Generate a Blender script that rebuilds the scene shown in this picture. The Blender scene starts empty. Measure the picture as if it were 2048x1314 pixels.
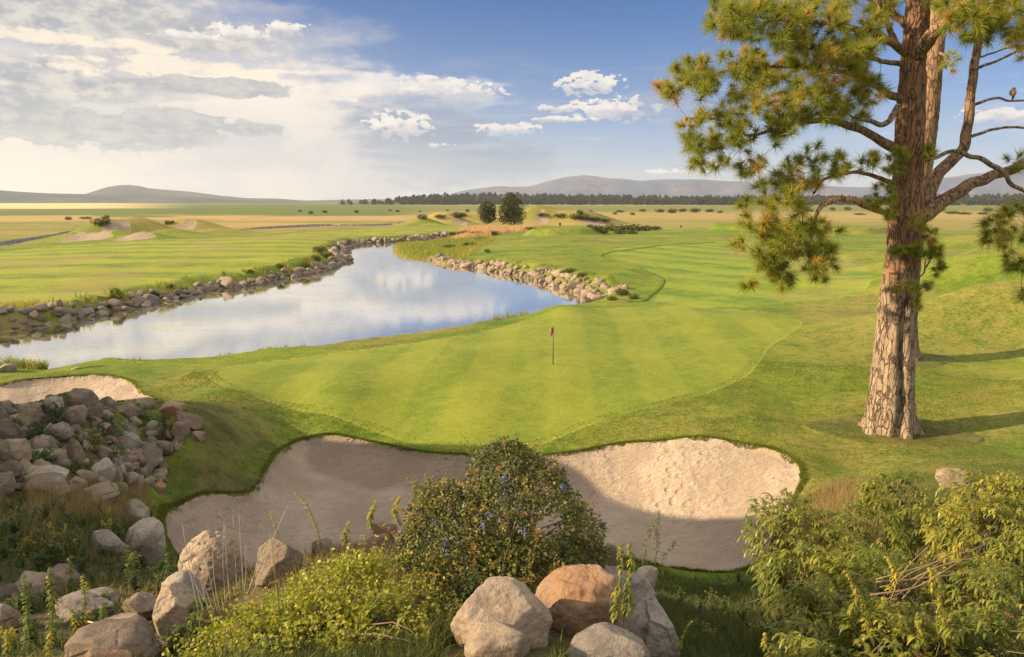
SUN_E, EXPO, SKY_S, SKY_K, HAZE_D, HAZE_C = 5.0, 1.05, .09, 5.2, 5e-5, (.78, .87, 1.0)
DENOISE = True
import bpy, math, random
import numpy as np
from math import radians, sin, cos, tan, atan, atan2, pi, sqrt, exp, log
C = bpy.context.scene.collection
SC = bpy.context.scene
rng = np.random.default_rng(7)
random.seed(7)

# ------------------------------------------------------------------ camera maths (photo is 2048 x 1314)
FPX, CAMZ, HORIZ = 1400.0, 8.7, 404.0
PITCH = atan((657.0 - HORIZ) / FPX)
def ray(px, py):
    px = np.asarray(px, float); py = np.asarray(py, float)
    u = px - 1024.0; v = 657.0 - py
    cp, sp = cos(PITCH), sin(PITCH)
    return np.stack([u, FPX * cp + v * sp, -FPX * sp + v * cp], -1)
def W(px, py, z):
    d = ray(px, py); t = (z - CAMZ) / d[..., 2]
    return np.stack([d[..., 0] * t, d[..., 1] * t, np.broadcast_to(z, t.shape) * 1.0], -1)
def WY(px, py, y):
    d = ray(px, py); t = y / d[..., 1]
    return np.stack([d[..., 0] * t, d[..., 1] * t, CAMZ + d[..., 2] * t], -1)

# ------------------------------------------------------------------ numpy noise
def _hash(ix, iy, iz, s):
    h = (ix.astype(np.uint32) * np.uint32(374761393) + iy.astype(np.uint32) * np.uint32(668265263)
         + iz.astype(np.uint32) * np.uint32(2147483647 % 4294967291) + np.uint32(s * 974634777 % 4294967296))
    h = (h ^ (h >> np.uint32(13))) * np.uint32(1274126177)
    h = h ^ (h >> np.uint32(16))
    return h.astype(np.float64) / 4294967295.0 * 2 - 1
def vnoise3(p, s=0):
    p = np.asarray(p, float); f = np.floor(p); i = f.astype(np.int64); t = p - f
    t = t * t * t * (t * (t * 6 - 15) + 10)
    r = 0
    for a in (0, 1):
        wa = t[..., 0] if a else 1 - t[..., 0]
        for b in (0, 1):
            wb = t[..., 1] if b else 1 - t[..., 1]
            for c in (0, 1):
                wc = t[..., 2] if c else 1 - t[..., 2]
                r = r + wa * wb * wc * _hash(i[..., 0] + a, i[..., 1] + b, i[..., 2] + c, s)
    return r
def fbm3(p, o=4, s=0, g=.5):
    r = 0; a = 1; n = 0
    p = np.asarray(p, float)
    for k in range(o):
        r = r + a * vnoise3(p * (2.03 ** k) + k * 17.3, s + k); n += a; a *= g
    return r / n
def vnoise2(x, y, s=0):
    fx = np.floor(x); fy = np.floor(y); ix = fx.astype(np.int64); iy = fy.astype(np.int64)
    tx = x - fx; ty = y - fy
    tx = tx ** 3 * (tx * (tx * 6 - 15) + 10); ty = ty ** 3 * (ty * (ty * 6 - 15) + 10)
    z = np.zeros_like(ix)
    a = _hash(ix, iy, z, s); b = _hash(ix + 1, iy, z, s); c = _hash(ix, iy + 1, z, s); d = _hash(ix + 1, iy + 1, z, s)
    return (a * (1 - tx) + b * tx) * (1 - ty) + (c * (1 - tx) + d * tx) * ty
def fbm2(x, y, o=4, s=0, g=.5):
    r = 0; a = 1; n = 0
    for k in range(o):
        r = r + a * vnoise2(x * 2.03 ** k + 31.7 * k, y * 2.03 ** k - 11.3 * k, s + k); n += a; a *= g
    return r / n
def sstep(a, b, x):
    t = np.clip((x - a) / (b - a), 0, 1); return t * t * (3 - 2 * t)

# ------------------------------------------------------------------ mesh helpers
def tag(o, label=None, cat=None, group=None, kind=None):
    if label: o['label'] = label
    if cat: o['category'] = cat
    if group: o['group'] = group
    if kind: o['kind'] = kind
    return o
def link(name, me, mat=None, parent=None, smooth=True):
    o = bpy.data.objects.new(name, me); C.objects.link(o)
    if mat is not None:
        for m in (mat if isinstance(mat, (list, tuple)) else [mat]): me.materials.append(m)
    if parent is not None: o.parent = parent
    return o
def empty(name, loc=(0, 0, 0), rz=0.0):
    o = bpy.data.objects.new(name, None); C.objects.link(o)
    o.location = loc; o.rotation_euler = (0, 0, rz); o.empty_display_size = .2
    return o
def mesh_np(name, V, Fq=None, Ft=None, smooth=True, attrs=None, mi=None):
    """mesh from numpy arrays: verts, quads, tris; attrs: {name: per-vertex float or rgb}"""
    V = np.asarray(V, np.float32)
    loops = []; starts = []; n = 0
    tot = []
    if Fq is not None and len(Fq):
        Fq = np.asarray(Fq, np.int32); loops.append(Fq.ravel()); tot.append(np.full(len(Fq), 4, np.int32))
    if Ft is not None and len(Ft):
        Ft = np.asarray(Ft, np.int32); loops.append(Ft.ravel()); tot.append(np.full(len(Ft), 3, np.int32))
    L = np.concatenate(loops); T = np.concatenate(tot); S = np.concatenate([[0], np.cumsum(T)[:-1]]).astype(np.int32)
    me = bpy.data.meshes.new(name)
    me.vertices.add(len(V)); me.vertices.foreach_set('co', V.ravel())
    me.loops.add(len(L)); me.loops.foreach_set('vertex_index', L)
    me.polygons.add(len(T)); me.polygons.foreach_set('loop_start', S)
    if mi is not None: me.polygons.foreach_set('material_index', np.asarray(mi, np.int32))
    me.update(calc_edges=True)
    me.polygons.foreach_set('use_smooth', np.full(len(T), smooth, bool))
    for k, a in (attrs or {}).items():
        a = np.asarray(a, np.float32)
        if a.ndim == 1:
            at = me.attributes.new(k, 'FLOAT', 'POINT'); at.data.foreach_set('value', a)
        else:
            at = me.attributes.new(k, 'FLOAT_COLOR', 'POINT')
            at.data.foreach_set('color', np.concatenate([a, np.ones((len(a), 1), np.float32)], 1).ravel())
    return me
class MB:
    """collects vert/face arrays, one mesh object on build"""
    def __init__(s): s.V = []; s.Q = []; s.T = []; s.A = []; s.n = 0
    def add(s, V, Q=None, T=None, a=0.5):
        V = np.asarray(V, float)
        if Q is not None and len(Q): s.Q.append(np.asarray(Q) + s.n)
        if T is not None and len(T): s.T.append(np.asarray(T) + s.n)
        s.V.append(V); s.A.append(np.broadcast_to(np.asarray(a, float), (len(V),))); s.n += len(V)
    def build(s, name, mat, parent=None, smooth=True, off=None):
        V = np.concatenate(s.V)
        if off is not None: V = V - np.asarray(off)
        me = mesh_np(name, V, np.concatenate(s.Q) if s.Q else None, np.concatenate(s.T) if s.T else None, smooth, {'var': np.concatenate(s.A)})
        return link(name, me, mat, parent)
def tube(path, rad, sides=8, cap=True, jit=0.0, seed=0):
    """verts, quads, tris of a tapered tube along a path"""
    P = np.asarray(path, float); n = len(P); R = np.broadcast_to(np.asarray(rad, float), (n,))
    T = np.gradient(P, axis=0); T /= np.linalg.norm(T, axis=1)[:, None] + 1e-9
    up = np.array([0, 0, 1.0]) if abs(T[0, 2]) < .9 else np.array([1.0, 0, 0])
    N = np.cross(T[0], up); N /= np.linalg.norm(N)
    V = []
    ang = np.arange(sides) / sides * 2 * pi
    for i in range(n):
        N = N - T[i] * N.dot(T[i]); N /= np.linalg.norm(N) + 1e-9
        B = np.cross(T[i], N)
        rr = R[i]
        V.append(P[i] + rr * (np.cos(ang)[:, None] * N + np.sin(ang)[:, None] * B))
    V = np.concatenate(V)
    if jit: V = V + (fbm3(V * 3 / max(R.max(), .01) * .3, 3, seed))[:, None] * jit * (V - np.repeat(P, sides, 0)) / (np.repeat(R, sides)[:, None] + 1e-9)
    k = np.arange(sides); k2 = (k + 1) % sides
    Q = np.concatenate([np.stack([i * sides + k, i * sides + k2, (i + 1) * sides + k2, (i + 1) * sides + k], 1) for i in range(n - 1)])
    Tt = []
    if cap:
        V = np.concatenate([V, P[:1], P[-1:]]); a = n * sides
        Tt = np.concatenate([np.stack([k2, k, np.full(sides, a)], 1), np.stack([(n - 1) * sides + k, (n - 1) * sides + k2, np.full(sides, a + 1)], 1)])
    return V, Q, Tt
def smooth_path(pts, n=24):
    """Catmull-Rom through points"""
    P = np.asarray(pts, float)
    if len(P) == 2: return P[0] + (P[1] - P[0]) * np.linspace(0, 1, n)[:, None]
    E = np.concatenate([[2 * P[0] - P[1]], P, [2 * P[-1] - P[-2]]])
    out = []
    m = len(P) - 1
    for q in np.linspace(0, m - 1e-6, n):
        i = int(q); t = q - i; a, b, c, d = E[i:i + 4]
        out.append(.5 * ((2 * b) + (c - a) * t + (2 * a - 5 * b + 4 * c - d) * t * t + (3 * b - a - 3 * c + d) * t ** 3))
    return np.array(out)

# ------------------------------------------------------------------ material helpers
def new_mat(name):
    m = bpy.data.materials.new(name); m.use_nodes = True
    nt = m.node_tree; nt.nodes.clear()
    return m, NT(nt)
class NT:
    def __init__(s, nt): s.nt = nt; s.n = nt.nodes; s.l = nt.links
    def node(s, t, **k):
        x = s.n.new(t)
        for a, b in k.items(): setattr(x, a, b)
        return x
    def put(s, sock, v):
        if hasattr(v, 'is_output') or isinstance(v, bpy.types.NodeSocket): s.l.new(v, sock)
        else:
            if isinstance(v, (tuple, list)) and len(v) == 3 and sock.type == 'RGBA': v = (*v, 1)
            sock.default_value = v
    def math(s, op, a, b=0.0, c=None, clamp=False):
        x = s.node('ShaderNodeMath', operation=op, use_clamp=clamp); s.put(x.inputs[0], a); s.put(x.inputs[1], b)
        if c is not None: s.put(x.inputs[2], c)
        return x.outputs[0]
    def mix(s, f, a, b, mode='MIX'):
        x = s.node('ShaderNodeMix', data_type='RGBA', blend_type=mode, clamp_factor=True)
        s.put(x.inputs[0], f); s.put(x.inputs[6], a); s.put(x.inputs[7], b); return x.outputs[2]
    def noise(s, vec, scale, detail=4, rough=.55, dist=0.0, out=0, dim='3D'):
        x = s.node('ShaderNodeTexNoise', noise_dimensions=dim); s.put(x.inputs['Scale'], scale); s.put(x.inputs['Detail'], detail)
        s.put(x.inputs['Roughness'], rough); s.put(x.inputs['Distortion'], dist)
        if vec is not None: s.l.new(vec, x.inputs['Vector'])
        return x.outputs[out]
    def ramp(s, f, pts, interp='LINEAR'):
        x = s.node('ShaderNodeValToRGB'); cr = x.color_ramp; cr.interpolation = interp
        while len(cr.elements) < len(pts): cr.elements.new(.5)
        for e, (p, c) in zip(cr.elements, pts):
            e.position = p; e.color = (c, c, c, 1) if isinstance(c, (int, float)) else (*c, 1)
        s.put(x.inputs[0], f); return x.outputs[0]
    def attr(s, name, fac=True):
        x = s.node('ShaderNodeAttribute', attribute_name=name); return x.outputs['Fac' if fac else 'Color']
    def smooth(s, a, b, x):
        m = s.node('ShaderNodeMapRange', interpolation_type='SMOOTHSTEP'); s.put(m.inputs[0], x); s.put(m.inputs[1], a); s.put(m.inputs[2], b)
        return m.outputs[0]
    def mapping(s, vec, scale=(1, 1, 1), rot=(0, 0, 0), loc=(0, 0, 0)):
        m = s.node('ShaderNodeMapping'); s.l.new(vec, m.inputs[0]); m.inputs['Scale'].default_value = scale
        m.inputs['Rotation'].default_value = rot; m.inputs['Location'].default_value = loc; return m.outputs[0]
    def pos(s): return s.node('ShaderNodeNewGeometry').outputs['Position']
    def obj(s): return s.node('ShaderNodeTexCoord').outputs['Object']
    def rnd(s): return s.node('ShaderNodeObjectInfo').outputs['Random']
    def bump(s, h, strength=.5, dist=.1, normal=None):
        b = s.node('ShaderNodeBump'); s.put(b.inputs['Strength'], strength); s.put(b.inputs['Distance'], dist); s.l.new(h, b.inputs['Height'])
        if normal is not None: s.l.new(normal, b.inputs['Normal'])
        return b.outputs[0]
    def out(s, shader, vol=False):
        o = s.node('ShaderNodeOutputMaterial'); s.l.new(shader, o.inputs['Volume' if vol else 'Surface'])
    def bsdf(s, col, rough=.8, normal=None, spec=.3, trans=None, metallic=0.0, sheen=None):
        b = s.node('ShaderNodeBsdfPrincipled'); s.put(b.inputs['Base Color'], col); s.put(b.inputs['Roughness'], rough)
        s.put(b.inputs['Specular IOR Level'], spec); s.put(b.inputs['Metallic'], metallic)
        if sheen: b.inputs['Sheen Weight'].default_value = sheen
        if normal is not None: s.l.new(normal, b.inputs['Normal'])
        if trans:
            t = s.node('ShaderNodeBsdfTranslucent'); s.put(t.inputs['Color'], col if not isinstance(trans, tuple) else trans[1])
            f = trans[0] if isinstance(trans, tuple) else trans
            mx = s.node('ShaderNodeMixShader'); s.put(mx.inputs[0], f); s.l.new(b.outputs[0], mx.inputs[1]); s.l.new(t.outputs[0], mx.inputs[2])
            return mx.outputs[0]
        return b.outputs[0]
# ------------------------------------------------------------------ terrain: control heights
ZW = -1.3            # pond level
CP = []              # world control points (x, y, z)
def cp(*L):
    for px, py, z in L: CP.append(W(px, py, z))
def cw(*L):
    for p in L: CP.append(np.array(p, float))
# green and collar
cp((1106,730,0),(700,790,-.3),(950,848,-.75),(1250,805,-.3),(500,765,-.15),(430,745,-.1),(1350,760,-.05),(900,720,0),(1300,660,.1),
   (1130,612,.15),(1400,630,.25),(1600,658,.3),(1500,760,.1),(1450,700,.15),(1250,850,-.45),(1400,845,-.1),(650,795,-.35))
# near pond crest
CREST = [(0,732),(60,737),(102,734),(122,729),(158,719),(207,718),(304,722),(390,717),(438,713),(512,700),(620,694),(662,687),(750,674),(825,665),(870,657),(937,647),(1022,634),(1080,618),(1130,606),(1161,604)]
for a, b in CREST: CP.append(W(a, b, -.5))
cp((250,740,-.2),(330,770,-.1),(350,800,.1),(0,760,-.3))
# tree lawn, right
cp((1775,858,.2),(1600,830,0),(1700,780,.1),(1900,800,.3),(2048,850,.4),(2048,770,.45),(2048,710,.55),(1960,700,.45),(1900,700,.4),(1800,712,.4),(1950,640,1.1),(2048,610,1.8),(1900,560,1.2),
   (2048,520,2.6),(1900,490,.6),(1750,480,.4),(1700,600,.4),(1550,600,.3),(1450,600,.15),(1400,560,.3),(1300,485,.6),(1150,480,.9),(1450,462,.9),(1300,545,.35),(1300,600,.1),(1200,607,-.3),
   (1700,890,.05),(1850,905,.15),(2048,905,.4),(1700,930,0),(1850,930,.3),(1950,960,1.2),(2048,960,1.6),(2200,850,1),(2300,700,2),(2300,560,3))
# pond banks
cp((1000,510,.3),(1100,535,.35),(1180,560,.3),(1240,580,.15),(900,505,-.6),(960,470,.1),(850,495,-.9))
cp((0,614,.1),(100,598,.15),(220,578,.2),(320,565,.2),(400,555,.25),(500,535,.25),(560,523,.25),(640,500,.2),(690,483,.15),(760,472,.2),(880,463,.2),
   (0,560,.4),(250,540,.5),(100,515,.5),(400,500,.5),(600,490,.35),(300,482,.6),(600,463,.5),(800,455,.5),(-200,640,.1),(-300,560,.4))
# plain
for px in (-400,0,400,800,1200,1600,2000,2400):
    cp((px,452,-.9),(px,440,-1),(px,425,-1),(px,414,-1))
cp((0,495,-.3),(30,488,-.7))
# foreground mound
cp((200,850,2.0),(60,850,2.4),(100,950,2.1),(250,990,.9),(0,1000,2.6),(330,905,.3),(380,850,.9),(170,805,2.5),(0,815,2.6),(450,828,.3),(420,800,.2),(450,930,-.3),(300,812,1.0),
   (100,1080,3.2),(250,1060,1.8),(320,1130,2.1),(0,1200,3.9),(150,1250,4.4),(300,1200,4.0),(430,1200,4.2),(600,1150,4.3),(550,1314,5.2),(800,1200,4.8),
   (1000,1250,5.3),(1000,1150,4.7),(1150,1120,4.2),(1200,1314,5.4),(1280,1230,4.0),(1350,1290,3.9),(1350,1200,1.3),(1430,1190,.4),(1500,1250,1.6),(1600,1314,3.6),(1800,1314,3.7),(2000,1200,3.0),
   (1850,1100,2.2),(1700,1040,.6),(2048,1050,2.2),(2200,1100,3))
cw((0,0,6.9),(0,-6,7.2),(-6,1,5.7),(6,1,6.4),(8,-6,6.5),(-9,-7,6.3),(0,-20,7.5),(20,-15,5),(-3,3,6.0),(3,3,6.0))
# earth bank that rises to the left of the frame (its shade falls over the bunker)
BANK = [(-15.5,12,9.4),(-17.5,15.5,10.8),(-21,18,10.2),(-24,22.5,9.0),(-22.5,21.5,7.4),(-28,25.5,8.0),(-13,5,6.4),(-22,5,7.2),(-30,14,7.5),(-31,24,4.5),(-38,6,8),(-30,-10,8)]
cw(*BANK)
cw((-17.3,22.6,1.9),(-18.5,24.5,.9),(-32,31,.9),(-33,36,.4),(-45,45,0),(-50,30,2),(-70,60,.2),(-100,20,3))
cw((40,10,3),(60,30,2.5),(80,60,3),(120,40,4))

# ------------------------------------------------------------------ outlines
def poly_z(L): return np.array([W(a, b, c)[:2] for a, b, c in L])
def dense(P, closed=True, n=6):
    P = np.asarray(P, float); m = len(P)
    Q = []
    for i in range(m if closed else m - 1):
        a, b, c, d = (P[(i - 1) % m], P[i], P[(i + 1) % m], P[(i + 2) % m]) if closed else (P[max(i - 1, 0)], P[i], P[i + 1], P[min(i + 2, m - 1)])
        for t in np.arange(n) / n:
            Q.append(.5 * ((2 * b) + (c - a) * t + (2 * a - 5 * b + 4 * c - d) * t * t + (3 * b - a - 3 * c + d) * t ** 3))
    if not closed: Q.append(P[-1])
    return np.array(Q)
MAIN_B = [(330,1040,-.5),(345,1018,-.6),(400,992,-.6),(500,972,-.85),(540,930,-1.05),(560,905,-1.15),(600,882,-1.25),(650,875,-1.25),(720,880,-1.25),(790,893,-1.25),(860,908,-1.25),(950,916,-1.2),
          (1060,914,-1.15),(1150,908,-1.0),(1230,892,-.7),(1300,880,-.3),(1400,880,-.05),(1480,888,.1),(1550,905,.15),(1592,935,.1),(1600,965,0),(1585,1000,-.3),(1560,1060,-.8),(1540,1120,-1.15),
          (1470,1145,-1.25),(1400,1146,-1.25),(1330,1135,-1.2),(1200,1125,-1.2),(1000,1120,-1.2),(800,1115,-1.15),(600,1120,-1.1),(450,1150,-1.0),(375,1128,-.9),(335,1085,-.75)]
LEFT_B = [(-60,778,-.35),(0,770,-.3),(60,758,-.25),(120,751,-.2),(180,749,-.15),(230,753,-.1),(265,765,0),(285,785,.15),(310,800,.3),(270,812,.2),(180,815,0),(80,812,-.1),(0,812,-.2),(-80,815,-.3)]
def PX(L, z): return [(a, b, z) for a, b in L]
FARB = [(172,475,52,4),(265,473,36,3.6),(236,454,24,3.5),(374,452,18,3.2),(1084,439,14,3.5),(922,447,13,4),(938,459,24,5),(1186,447,20,4)]
for a, b, c in MAIN_B[::2] + LEFT_B[::2]: CP.append(W(a, b, c))
B_MAIN = dense(poly_z(MAIN_B)); B_LEFT = dense(poly_z(LEFT_B)); B_FAR = []
GREEN = dense(poly_z([(a, b, 0) for a, b in [(412,746),(440,731),(520,714),(640,699),(760,684),(870,670),(960,657),(1040,638),(1120,621),(1250,614),(1400,619),(1530,632),(1602,656),(1575,680),(1540,700),(1515,735),(1490,758),(1440,778),(1350,797),(1200,818),(1080,842),(980,850),(850,838),(760,817),(640,797),(540,786),(450,772)]]))
# pond shore: far shore where seen, near shore hidden behind the crest
SHORE_L = [(-150,674),(-60,665),(0,660),(25,657),(65,652),(112,646),(150,640),(200,630),(237,621),(287,614),(312,604),(375,594),(425,581),(500,572),(575,557),(612,550),(652,542),(675,532),(693,522),(684,512),(692,500),(717,490),(749,486),(787,484),(825,482),(870,478),(905,474)]
SHORE_R = [(925,477),(880,486),(830,489),(795,491),(792,505),(812,514),(857,520),(900,530),(956,537),(980,541),(1010,549),(1046,554),(1110,573),(1144,582),(1166,586),(1178,595),(1192,602)]
sh = [W(a, b, ZW)[:2] for a, b in SHORE_L] + [W(a, b, ZW)[:2] for a, b in SHORE_R]
near = [W(a, b, -.5)[:2] + np.array([0, 1.5 + .012 * W(a, b, -.5)[1]]) for a, b in CREST[::-1]] + [W(-60,735,-.5)[:2] + [0, 2.2], W(-260,745,-.5)[:2] + [0, 2.5], W(-330,700,ZW)[:2]]
POND = dense(np.array(sh + near), n=4)
FAIR_R = dense(poly_z([(a, b, .3) for a, b in [(1470,486),(1380,490),(1300,495),(1240,502),(1207,509),(1225,520),(1260,530),(1300,545),(1328,560),(1322,578),(1296,602),(1240,609),(1400,612),(1560,606),(1680,600),(1735,592),(1742,562),(1700,530),(1640,505),(1560,490)]]))
FAIR_L = dense(poly_z([(a, b, .4) for a, b in [(-1200,540),(-300,512),(0,497),(120,486),(300,481),(500,473),(680,460),(860,452),(955,452),(900,462),(760,470),(690,479),(655,498),(560,524),(400,556),(220,580),(100,600),(0,616),(-300,652),(-1200,760)]]))
GRAV1 = dense(poly_z([(a, b, -.6) for a, b in [(-120,489),(0,480),(75,470),(165,458),(162,462),(75,480),(0,489),(-120,499)]]), n=4)
GRAV2 = dense(poly_z([(a, b, -.6) for a, b in [(462,461),(512,457),(600,452),(660,449),(720,448),(822,441),(826,446),(750,452),(640,457),(512,461),(470,464)]]), n=4)

def sdist(x, y, P, far=40.0):
    """signed distance to a closed outline, positive inside; clipped to far"""
    x = np.asarray(x, float); y = np.asarray(y, float)
    out = np.full(x.shape, -float(far))
    lo = P.min(0) - far; hi = P.max(0) + far
    m = (x > lo[0]) & (x < hi[0]) & (y > lo[1]) & (y < hi[1])
    if not m.any(): return out
    X = x[m]; Y = y[m]; D = np.full(X.shape, 1e9); ins = np.zeros(X.shape, bool)
    n = len(P)
    for i in range(n):
        ax, ay = P[i]; bx, by = P[(i + 1) % n]; ex, ey = bx - ax, by - ay; L = ex * ex + ey * ey
        if L < 1e-12: continue
        t = np.clip(((X - ax) * ex + (Y - ay) * ey) / L, 0, 1)
        D = np.minimum(D, (X - ax - t * ex) ** 2 + (Y - ay - t * ey) ** 2)
        if ay != by:
            ins ^= ((Y < ay) != (Y < by)) & (X < ax + (Y - ay) / (by - ay) * ex)
    D = np.sqrt(D); out[m] = np.where(ins, D, -np.minimum(D, far)); return out

# ------------------------------------------------------------------ base surface: multiquadric through the control points
CPA = np.array(CP)
def _lp(x, y):
    r = np.hypot(x, y) + 1e-9; q = np.log1p(r / 4); return np.stack([q * x / r, q * y / r], -1)
_A = _lp(CPA[:, 0], CPA[:, 1]); _c2 = .07 ** 2
_K = np.sqrt(((_A[:, None] - _A[None]) ** 2).sum(-1) + _c2) - 2e-3 * np.eye(len(_A)) * -1
_P = np.concatenate([np.ones((len(_A), 1)), _A], 1)
_M = np.block([[_K, _P], [_P.T, np.zeros((3, 3))]])
_w = np.linalg.lstsq(_M, np.concatenate([CPA[:, 2], np.zeros(3)]), rcond=None)[0]
def base_h(x, y):
    q = _lp(x, y); r = _w[-3] + q[..., 0] * _w[-2] + q[..., 1] * _w[-1]
    if q[..., 0].size < 40000:
        qq = q.reshape(-1, 2); r = r.ravel()
        r = r + np.sqrt((qq[:, None, 0] - _A[None, :, 0]) ** 2 + (qq[:, None, 1] - _A[None, :, 1]) ** 2 + _c2) @ _w[:-3]
        r = r.reshape(np.shape(x))
    else:
      for i in range(len(_A)):
        r = r + _w[i] * np.sqrt((q[..., 0] - _A[i, 0]) ** 2 + (q[..., 1] - _A[i, 1]) ** 2 + _c2)
    R = np.hypot(x, y); k = sstep(380, 700, R)
    return r * (1 - k) - 1.0 * k
# mounds: (px, py, z of the foot, height, radius x, radius y)
MOUNDS = [(215,468,.5,3.2,10,7),(262,462,.5,3.6,10,7),(300,466,.5,2.4,8,6),(150,474,.4,1.3,9,5),(385,462,.4,3.0,11,8),(345,471,.5,1.4,9,5),(440,467,.4,1.2,10,5),(232,474,.5,1.5,6,4),(290,476,.5,1.3,6,4),
          (845,452,.2,2.6,9,9),(872,447,.2,3.4,10,10),(905,448,.2,2.6,9,9),(940,444,.0,3.2,12,10),(926,436,-.5,3.5,9,9),(1058,446,.2,3.2,9,8),(1100,446,.2,4.6,12,9),(1130,443,0,4.0,9,9),(1165,447,.2,3.6,11,9),(1200,446,.2,2.6,12,8),
          (905,437,-.5,3,8,9)]
MOUNDS += [(1935,585,.8,1.5,9,6),(2060,565,1.0,2.4,12,8),(1850,545,.6,1.0,9,6),(2010,640,1,1.3,8,4),(1900,655,.7,.7,7,4),(1760,520,.4,.9,10,7),(1960,505,.8,1.8,14,10),(1640,575,.3,.5,7,5),(1420,640,.2,.25,6,4)]
MO = [(*W(a, b, z)[:2], h, rx, ry) for a, b, z, h, rx, ry in MOUNDS]
# level tees: outline in the photo, raised height
TEES = [(dense(poly_z(PX([(1072,466),(1088,455),(1170,455),(1185,466)], .9)), n=3), 1.6),
        (dense(poly_z(PX([(1440,459),(1452,451),(1530,450),(1545,459)], .9)), n=3), 1.5),
        (dense(poly_z(PX([(1640,462),(1650,451),(1760,450),(1765,463)], .5)), n=3), 1.8)]
# ground-step lines where longer grass meets the mown fairway (photo pixels)
def H(x, y, full=True):
    x = np.asarray(x, float); y = np.asarray(y, float); sh0 = x.shape
    x = x.ravel(); y = y.ravel()
    z = base_h(x, y); R = np.hypot(x, y)
    for mx, my, h, rx, ry in MO:
        q = ((x - mx) / (rx * .85)) ** 2 + ((y - my) / (ry * .85)) ** 2
        m = q < 9
        z[m] += 1.3 * h * np.exp(-q[m])
    for P, h in TEES:
        s = sdist(x, y, P, 8); z += h * sstep(-3.5, -.2, s)
    # gentle swells; none on the green
    sg = sdist(x, y, GREEN, 6)
    g = 1 - sstep(-4, 0, sg)
    z += g * .16 * fbm2(x / 7.0, y / 7.0, 3, 3) * sstep(2, 12, R) * (1 - sstep(150, 300, R)) + .35 * fbm2(x / 26., y / 26., 2, 9) * sstep(50, 90, R) * (1 - sstep(300, 500, R))
    z += .05 * fbm2(x / .8, y / .8, 3, 5) * (1 - sstep(14, 22, R))
    z += .06 * sstep(-.5, .5, sg) * 0
    # pond
    s = sdist(x, y, POND, 30)
    wob = .35 * fbm2(x / 2.2, y / 2.2, 3, 21)
    s2 = s + wob
    nearb = (y < 62) & (x > -60) & (x < 12)
    w = np.where(nearb, 1.7, 3.0 + sstep(60, 200, R) * 2.0)
    k = sstep(0, 1, np.clip((-s2) / w, 0, 1))
    zin = ZW - .04 - .9 * sstep(0, 3.5, s2)
    z = np.where(s2 > 0, zin, np.where(s2 > -w, (ZW - .04) * (1 - k) + z * k, z))
    # bunkers
    s = sdist(x, y, B_MAIN, 4); sw = s + .10 * fbm2(x / .7, y / .7, 3, 33)
    m = s > -.9
    if m.any():
        zz = z[m]; ss = sw[m]; X = x[m]; Y = y[m]
        wd = 1.6 + 3.2 * sstep(1.5, 8.5, X) * sstep(14, 24, Y)
        fl = -1.95 + .12 * fbm2(X / 2.5, Y / 2.5, 2, 41) + .035 * fbm2(X / .35, Y / .35, 3, 43) * sstep(.3, 1, ss)
        kk = sstep(0, 1, np.clip(ss / wd, 0, 1)) ** .85
        lip = np.where(ss > 0, -.14 * sstep(0, .10, ss), .03 * sstep(-.7, 0, ss))
        z[m] = np.where(ss > 0, (zz + lip) * (1 - kk) + np.minimum(fl, zz - .1) * kk, zz + lip)
    s = sdist(x, y, B_LEFT, 4); m = s > -.9
    if m.any():
        zz = z[m]; ss = s[m] + .10 * fbm2(x[m] / .7, y[m] / .7, 3, 34)
        kk = sstep(0, 3.0, ss)
        lip = np.where(ss > 0, -.16 * sstep(0, .12, ss), .04 * sstep(-.7, 0, ss))
        z[m] = zz + lip - .75 * kk + .03 * fbm2(x[m] / .4, y[m] / .4, 3, 44) * kk
    for P in B_FAR:
        s = sdist(x, y, P, 3); m = s > 0
        z[m] += -.12 * sstep(0, .6, s[m]) - .3 * sstep(0, 3, s[m])
    for P in RINGS:
        z += .07 * sstep(0, .12, sdist(x, y, P, 4))
    for P in (GRAV1, GRAV2):
        s = sdist(x, y, P, 6); z -= .9 * sstep(-.5, 2.5, s)
    return z.reshape(sh0)
RINGS = []
def hit(px, py):
    """ground points seen at photo pixels"""
    px = np.atleast_1d(np.asarray(px, float)); py = np.atleast_1d(np.asarray(py, float))
    d = ray(px, py); d = d / np.linalg.norm(d[..., :2], axis=-1, keepdims=True)
    o = np.array([0, 0, CAMZ]); rs = np.geomspace(2.5, 3000, 260)
    P = o + d[:, None] * rs[None, :, None]
    below = P[..., 2] < H(P[..., 0], P[..., 1])
    below[:, -1] = True
    k = np.maximum(below.argmax(1), 1); a = rs[k - 1]; b = rs[k]
    for _ in range(12):
        c = (a + b) / 2; q = o + d * c[:, None]
        u = q[:, 2] < H(q[:, 0], q[:, 1]); b = np.where(u, c, b); a = np.where(u, a, c)
    return o + d * b[:, None]

RING1 = dense(poly_z(PX([(1605,840),(1640,832),(1720,829),(1800,833),(1880,848),(1940,868),(1968,882),(1955,893),(1900,897),(1820,893),(1740,886),(1660,868),(1615,853)], .2)))
RING2 = dense(poly_z(PX([(1722,712),(1745,706),(1800,704),(1860,706),(1905,711),(1908,717),(1880,730),(1840,738),(1790,738),(1745,728)], .4)))
RINGS += [RING1, RING2]
_fh = hit([f[0] for f in FARB], [f[1] for f in FARB])
for (a, b, rx, ry), g in zip(FARB, _fh):
    t = np.arange(28) / 28 * 2 * pi; k = 1 + .16 * np.sin(3 * t + a) + .10 * np.sin(2 * t + b)
    B_FAR.append(np.stack([g[0] + rx * g[1] / FPX * k * np.cos(t), g[1] + ry * k * np.sin(t)], 1))
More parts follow.
